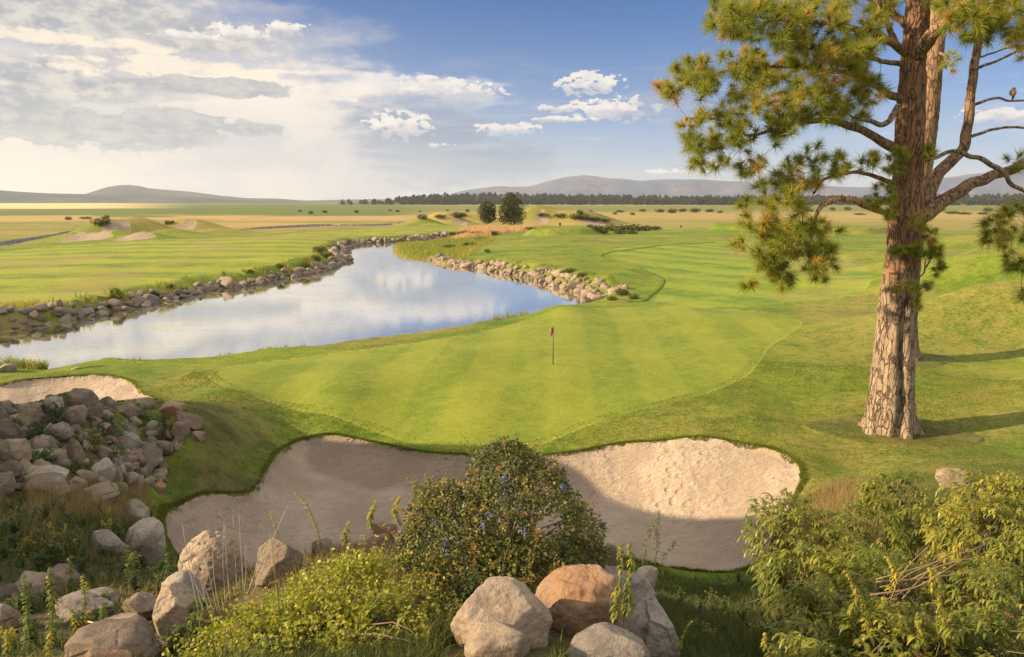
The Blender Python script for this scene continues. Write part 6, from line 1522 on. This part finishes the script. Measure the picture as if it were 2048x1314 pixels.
# far woods: low wooded rise with single dark pines in front, the mass behind
ridge('wooded_rise', [(680,407),(760,404),(800,401),(850,397),(900,394),(980,393),(1060,394),(1150,395),(1250,397),(1350,399),(1500,399),(1700,398),(1900,398),(2100,397),(2400,400)], 2500, 900, M['ridge'], 51, .05, z0=-1.5)
pv = []
M['far_pine'] = leaf_mat('far_pine_foliage', [(0, (.020, .030, .016)), (.6, (.050, .056, .024)), (1, (.11, .092, .036))], .15, .8, .1)
for k in range(8):
    V, T, a = blob_crown(170, 1, .26 + .06 * (k % 3), 70 + k, .17, .06, 'cone' if k % 2 else 'egg', -.4, .42); b = MB(); b.add(V, None, T, a); tv, tq, tt = tube([(0, 0, -.05), (0, 0, .5)], [.02, .012], 5); b.add(tv, tq, tt, .1)
    pv.append((V, T, a, tv, tq, tt)); 
pvm = []
for V, T, a, tv, tq, tt in pv:
    b = MB(); b.add(V, None, T, a); b.add(tv, tq, tt, .1); o = b.build('far_pine', M['far_pine']); pvm.append(o.data); bpy.data.objects.remove(o)
def far_xy(px, R): a = np.arctan((px - 1024) / FPX); return np.sin(a) * R, np.cos(a) * R
front = np.concatenate([rng.uniform(1040, 1540, 120), rng.uniform(1540, 2060, 70), rng.uniform(820, 1040, 40)])
for i, px in enumerate(front):
    R = rng.uniform(2300, 2480); x_, y_ = far_xy(px, R); h = rng.uniform(10, 20) + 11 * max(0, float(fbm2(np.array([px / 45.]), np.array([0.]), 3, 5)[0]) + .25) * (1.12 if px > 1250 else .85)
    o = bpy.data.objects.new('far_pine', pvm[rng.integers(8)]); C.objects.link(o); o.location = (x_, y_, -1.2); s_ = h * rng.uniform(.85, 1.5); o.scale = (s_, s_, h); o.rotation_euler = (0, 0, rng.uniform(0, 6))
    tag(o, 'dark pine standing in the front rank of the far woods', 'tree', 'front rank of the far woods')
mb = MB(); npx = np.concatenate([rng.uniform(800, 1500, 900), rng.uniform(1500, 2100, 600), rng.uniform(690, 900, 60)])
ridge_top = lambda px: np.interp(px, [680,760,800,850,900,980,1060,1150,1250,1350,1500,1700,1900,2100], [407,404,401,397,394,393,394,395,397,399,399,398,398,397])
for px in npx:
    t = rng.uniform(0, .5); R = 2500 + 900 * t; x_, y_ = far_xy(px, R)
    d = ray(px, ridge_top(px)); hh = CAMZ + d[2] / np.hypot(d[0], d[1]) * 2950 + 1.5
    z_ = -1.5 + max(hh, 1) * (sstep(0, .5, t) * .55 + .45 * t / .5) - 1.5
    h = rng.uniform(11, 22); V, T, a, tv, tq, tt = pv[rng.integers(8)]; s_ = h * rng.uniform(.9, 1.6); c_, n_ = cos(px), sin(px)
    k = slice(0, 60 * 5); mb.add(np.stack([(V[:, 0] * c_ - V[:, 1] * n_) * s_ + x_, (V[:, 0] * n_ + V[:, 1] * c_) * s_ + y_, V[:, 2] * h + z_], 1), None, T, a)
tag(mb.build('far_woods', M['far_pine']), kind='stuff')

# ------------------------------------------------------------------ flag, tee furniture, rake
def paint(name, c, r=.5, spec=.4):
    m, t = new_mat(name); p = t.obj(); f = t.noise(p, 14, 4, .6); t.out(t.bsdf(t.mix(f, tuple(x * .85 for x in c), c), r, None, spec)); return m
fb = hit(1106, 730)[0]; fl = empty('flagstick', fb); tag(fl, 'dark flagstick with a limp red and white flag in the hole of the putting green', 'flagstick')
V, Q, T = tube([(0, 0, -.1), (0, 0, .8), (0, 0, 2.13)], [.026, .025, .021], 10); mb = MB(); mb.add(V, Q, T); mb.build('pole', paint('flagstick_dark', (.05, .045, .04)), fl)
mb = MB(); nu, nv = 14, 16; u, v = np.meshgrid(np.linspace(0, 1, nu), np.linspace(0, 1, nv))
fx = -u * .19 * (1 - .25 * v) - .02; fy = .03 * np.sin(u * 9 + v * 2) * u; fz = 2.10 - v * .36 - u * (.20 + .05 * v)
Vf = np.stack([fx, fy, fz], -1).reshape(-1, 3); i_ = (np.arange(nv - 1)[:, None] * nu + np.arange(nu - 1)[None]).ravel(); Qf = np.stack([i_, i_ + 1, i_ + nu + 1, i_ + nu], 1)
red = (u[:-1, :-1] < .62).ravel(); mred = paint('flag_red_cloth', (.42, .05, .04), .8); mwh = paint('flag_pale_cloth', (.72, .62, .52), .8)
mb.add(Vf, Qf[red]); f_ = mb.build('flag', mred, fl); mb = MB(); mb.add(Vf, Qf[~red]); mb.build('flag_stripe', mwh, f_)
for ob in (f_, f_.children[0]): md = ob.modifiers.new('thick', 'SOLIDIFY'); md.thickness = .003
V, Q, T = tube([(0, 0, -.12), (0, 0, .006)], [.054, .054], 20, False); mb = MB(); mb.add(V, Q, None); mb.build('cup', paint('cup_white', (.75, .75, .72)), fl)
a_ = np.arange(24) / 24 * 2 * pi; mb = MB(); mb.add(np.concatenate([np.stack([.054 * np.cos(a_), .054 * np.sin(a_), 0 * a_ + .008], 1), [[0, 0, .008]]]), None, np.stack([np.arange(24), (np.arange(24) + 1) % 24, np.full(24, 24)], 1)); mb.build('hole', paint('hole_shade', (.02, .02, .015), .9), fl)  # flat dark disc stands in for the shaded inside of the cup
def tee_post(px, py, label, h=1.0):
    g = hit(px, py)[0]; o = empty('tee_sign', g); tag(o, label, 'tee sign')
    V, Q, T = tube([(0, 0, -.1), (0, 0, h)], [.07, .06], 8); mb = MB(); mb.add(V, Q, T); mb.build('post', paint('tee_post_paint', (.03, .05, .03)), o)
    b = np.array([(x, y_, z) for z in (h * .55, h * 1.15) for x, y_ in ((-.28, -.06), (.28, -.06), (.28, .06), (-.28, .06))], float); b[4:, :2] *= .9
    mb = MB(); mb.add(b, [(3, 2, 1, 0), (4, 5, 6, 7), (0, 1, 5, 4), (1, 2, 6, 5), (2, 3, 7, 6), (3, 0, 4, 7)]); mb.build('board', paint('tee_board_paint', (.025, .06, .035)), o, False)
tee_post(1120, 455, 'dark sign post on the level tee before the far mounds', 1.1)
tee_post(1362, 457, 'low dark green post on the tee at the end of the shrub bed', .9)
g0, g1 = hit([151, 205], [739, 733]); o = empty('bunker_rake', g0); tag(o, 'bunker rake with a pale head lying on the turf above the small sand bunker', 'rake')
V, Q, T = tube(smooth_path([(0, 0, .05), tuple((g1 - g0) * .5 + [0, 0, .05]), tuple(g1 - g0 + [0, 0, .03])], 8), [.016] * 8, 6); mb = MB(); mb.add(V, Q, T); mb.build('handle', paint('rake_handle', (.06, .06, .05)), o)
mb = MB(); V, Q, T = tube([(-.03, -.28, .08), (0, 0, .09), (.03, .28, .08)], [.03] * 3, 6); mb.add(V, Q, T)
for k in np.linspace(-.26, .26, 10): V, Q, T = tube([(k * .1, k, .08), (k * .1, k, .0)], [.012, .006], 5); mb.add(V, Q, T)
mb.build('head', paint('rake_head', (.75, .72, .65)), o)
# low turf steps: longer grass ends in a small bank along the mown fairway
def turf_step(pxs, label):
    P = dense(np.array([hit(a, b)[0] for a, b in pxs]), False, 8); T = unit(np.gradient(P, axis=0) * [1, 1, 0]); Nn = np.stack([T[:, 1], -T[:, 0], 0 * T[:, 0]], 1)
    prof = [(-1.6, .005), (-.5, .05), (-.05, .085), (.06, .02), (.10, -.05)]; m = len(P); R_ = []
    for d, z in prof:
        q = P + Nn * d; q[:, 2] = H(q[:, 0], q[:, 1]) + z + .02 * rng.random(m); R_.append(q)
    V = np.stack(R_, 1).reshape(-1, 3); k = len(prof); i = (np.arange(m - 1)[:, None] * k + np.arange(k - 1)[None]).ravel()
    tag(link('turf_step', mesh_np('turf_step', V, np.stack([i, i + 1, i + k + 1, i + k], 1), None, True, {q: np.zeros(len(V)) for q in GA}), M['ground']), kind='structure')
turf_step([(1430,485),(1360,489),(1300,495),(1245,502),(1212,508),(1205,513),(1222,521),(1262,532),(1300,545),(1325,556),(1328,566),(1318,580),(1300,595),(1288,603),(1265,605)][::-1], '')
